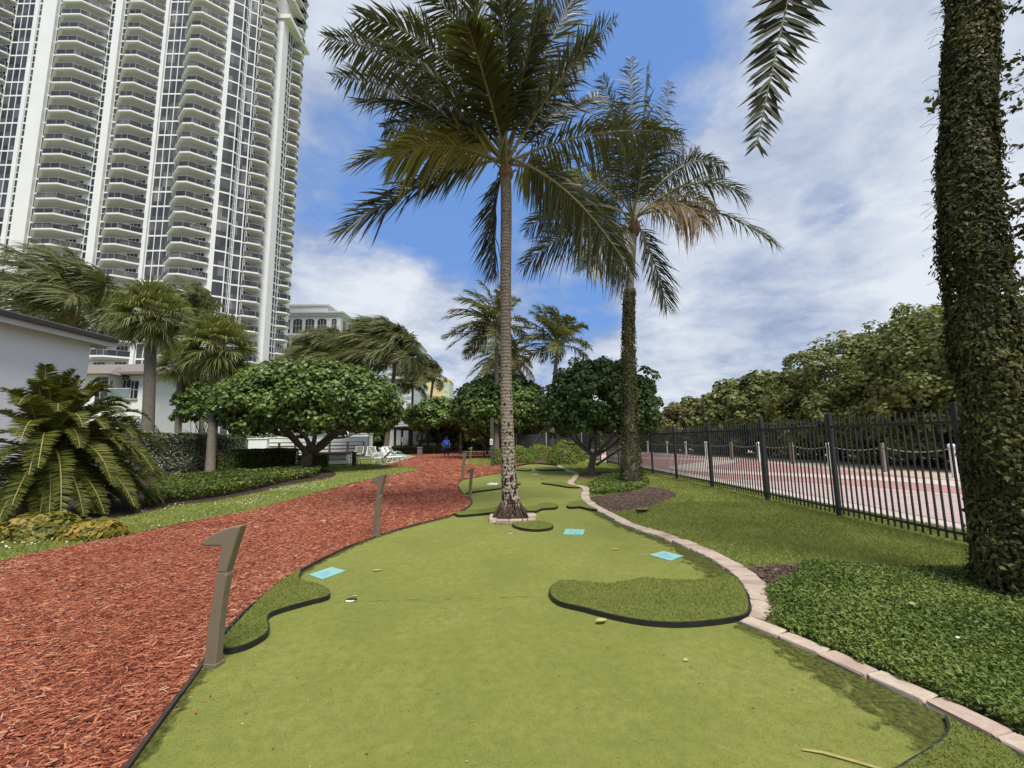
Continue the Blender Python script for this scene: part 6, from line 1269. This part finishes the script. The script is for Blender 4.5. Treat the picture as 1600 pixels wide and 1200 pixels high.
# facing the camera (-Y); viewer's left is -X
jn('pelvis', (0, 0, .96), (.15, .11)); jn('belly', (0, -.02, 1.10), (.155, .125), 'pelvis'); jn('chest', (0, 0, 1.32), (.17, .12), 'belly'); jn('neck0', (0, 0, 1.48), (.07, .07), 'chest'); jn('neck', (0, -.01, 1.54), (.055, .055), 'neck0'); jn('head0', (0, -.02, 1.62), (.078, .088), 'neck'); jn('head1', (0, -.015, 1.70), (.084, .10), 'head0'); jn('head2', (0, 0, 1.77), (.06, .07), 'head1'); jn('nose', (0, -.125, 1.655), (.014, .014), 'head0')
for s, nm in ((-1, 'l'), (1, 'r')):
    jn('sh'+nm, (s*.20, 0, 1.42), .062, 'chest'); jn('el'+nm, (s*(.40 if s < 0 else .30), .03, 1.17), .045, 'sh'+nm); jn('wr'+nm, (s*(.27 if s < 0 else .28), -.10 if s < 0 else -.08, .98 if s < 0 else .93), .031, 'el'+nm); jn('pa'+nm, (s*(.22 if s < 0 else .28), -.13, .93 if s < 0 else .86), (.036, .020), 'wr'+nm)
    b_ = pts[J['pa'+nm]]
    for k in range(4): jn('f%d%s' % (k, nm), (b_[0]+(k-1.5)*.018, b_[1]-.012, b_[2]-.055-.008*(1.5-abs(k-1.5))), .009, 'pa'+nm); jn('g%d%s' % (k, nm), (b_[0]+(k-1.5)*.020, b_[1]-.030, b_[2]-.088-.008*(1.5-abs(k-1.5))), .008, 'f%d%s' % (k, nm))
    jn('th'+nm, (b_[0]-s*.04, b_[1]-.025, b_[2]-.03), .010, 'pa'+nm)
    jn('hip'+nm, (s*.10, 0, .88), .095, 'pelvis'); jn('kn'+nm, (s*.14, -.05 if s < 0 else .02, .50), .062, 'hip'+nm); jn('an'+nm, (s*(.19 if s < 0 else .16), .0 if s < 0 else .06, .09), .042, 'kn'+nm); jn('toe'+nm, (s*.22, -.17 if s < 0 else -.11, .035), .036, 'an'+nm)
skin('body', pts, edges, rad, m_skin, ps)
def sub_(names, r, nm, mat, eds):
    p_ = [pts[J[x]] if isinstance(x, str) else x for x in names]; return skin(nm, p_, eds, r, mat, ps)
lerp = lambda a, b_, k: tuple(np.array(pts[J[a]])*(1-k)+np.array(pts[J[b_]])*k)
sub_(['pelvis', 'belly', 'chest', 'shl', lerp('shl', 'ell', .75), 'shr', lerp('shr', 'elr', .75), (0, 0, 1.47), (0, 0, .90)], [(.175, .14), (.185, .15), (.20, .145), .085, .07, .085, .07, (.085, .085), (.17, .135)], 'shirt', m_blue, [(0, 1), (1, 2), (2, 3), (3, 4), (2, 5), (5, 6), (2, 7), (0, 8)])
sub_(['pelvis', 'hipl', 'knl', lerp('knl', 'anl', .9), 'hipr', 'knr', lerp('knr', 'anr', .9)], [(.16, .125), .115, .085, .070, .115, .085, .070], 'trousers', m_dkp, [(0, 1), (1, 2), (2, 3), (0, 4), (4, 5), (5, 6)])
for s in 'lr': sub_([tuple(np.array(pts[J['an'+s]])+A(0, .03, -.035)), tuple(np.array(pts[J['toe'+s]])+A(0, 0, .015))], [.055, .048], 'shoe', m_shoe, [(0, 1)])
mb = MB(); th = np.arange(14)/14*2*math.pi; rows = [(1.715, 1.0), (1.76, .97), (1.80, .75), (1.82, .35)]
V = np.concatenate([np.column_stack([np.cos(th)*.108*k, -.008+np.sin(th)*.125*k, np.full(14, z)]) for z, k in rows]); j = np.arange(14); j2 = (j+1) % 14
for k in range(3): mb.add(V if k == 0 else np.zeros((0, 3)), np.stack([j, j2, j2+14, j+14], -1)+k*14-(0 if k == 0 else len(V)))
mb.add(V[-14:], [tuple(range(14))]); bevbox(mb, (0, -.165, 1.715), (.16, .12, .018), .008); mb.v = [v+A(pq[0], pq[1], 0) for v in mb.v]; mb.build('cap', m_cap, ps)
mb = MB(); bevbox(mb, (pq[0], pq[1]-.11, 1.615), (.13, .05, .085), .02); mb.build('face_mask', m_mask, ps)
mb = MB(); 
for s in (-1, 1): bevbox(mb, (pq[0]+s*.032, pq[1]-.108, 1.675), (.026, .012, .012), .004)
mb.build('eyes', m_shoe, ps)
mb = MB()
for s in (-1, 1): bevbox(mb, (pq[0]+s*.092, pq[1], 1.66), (.02, .035, .06), .008)
mb.build('ears', m_skin, ps)
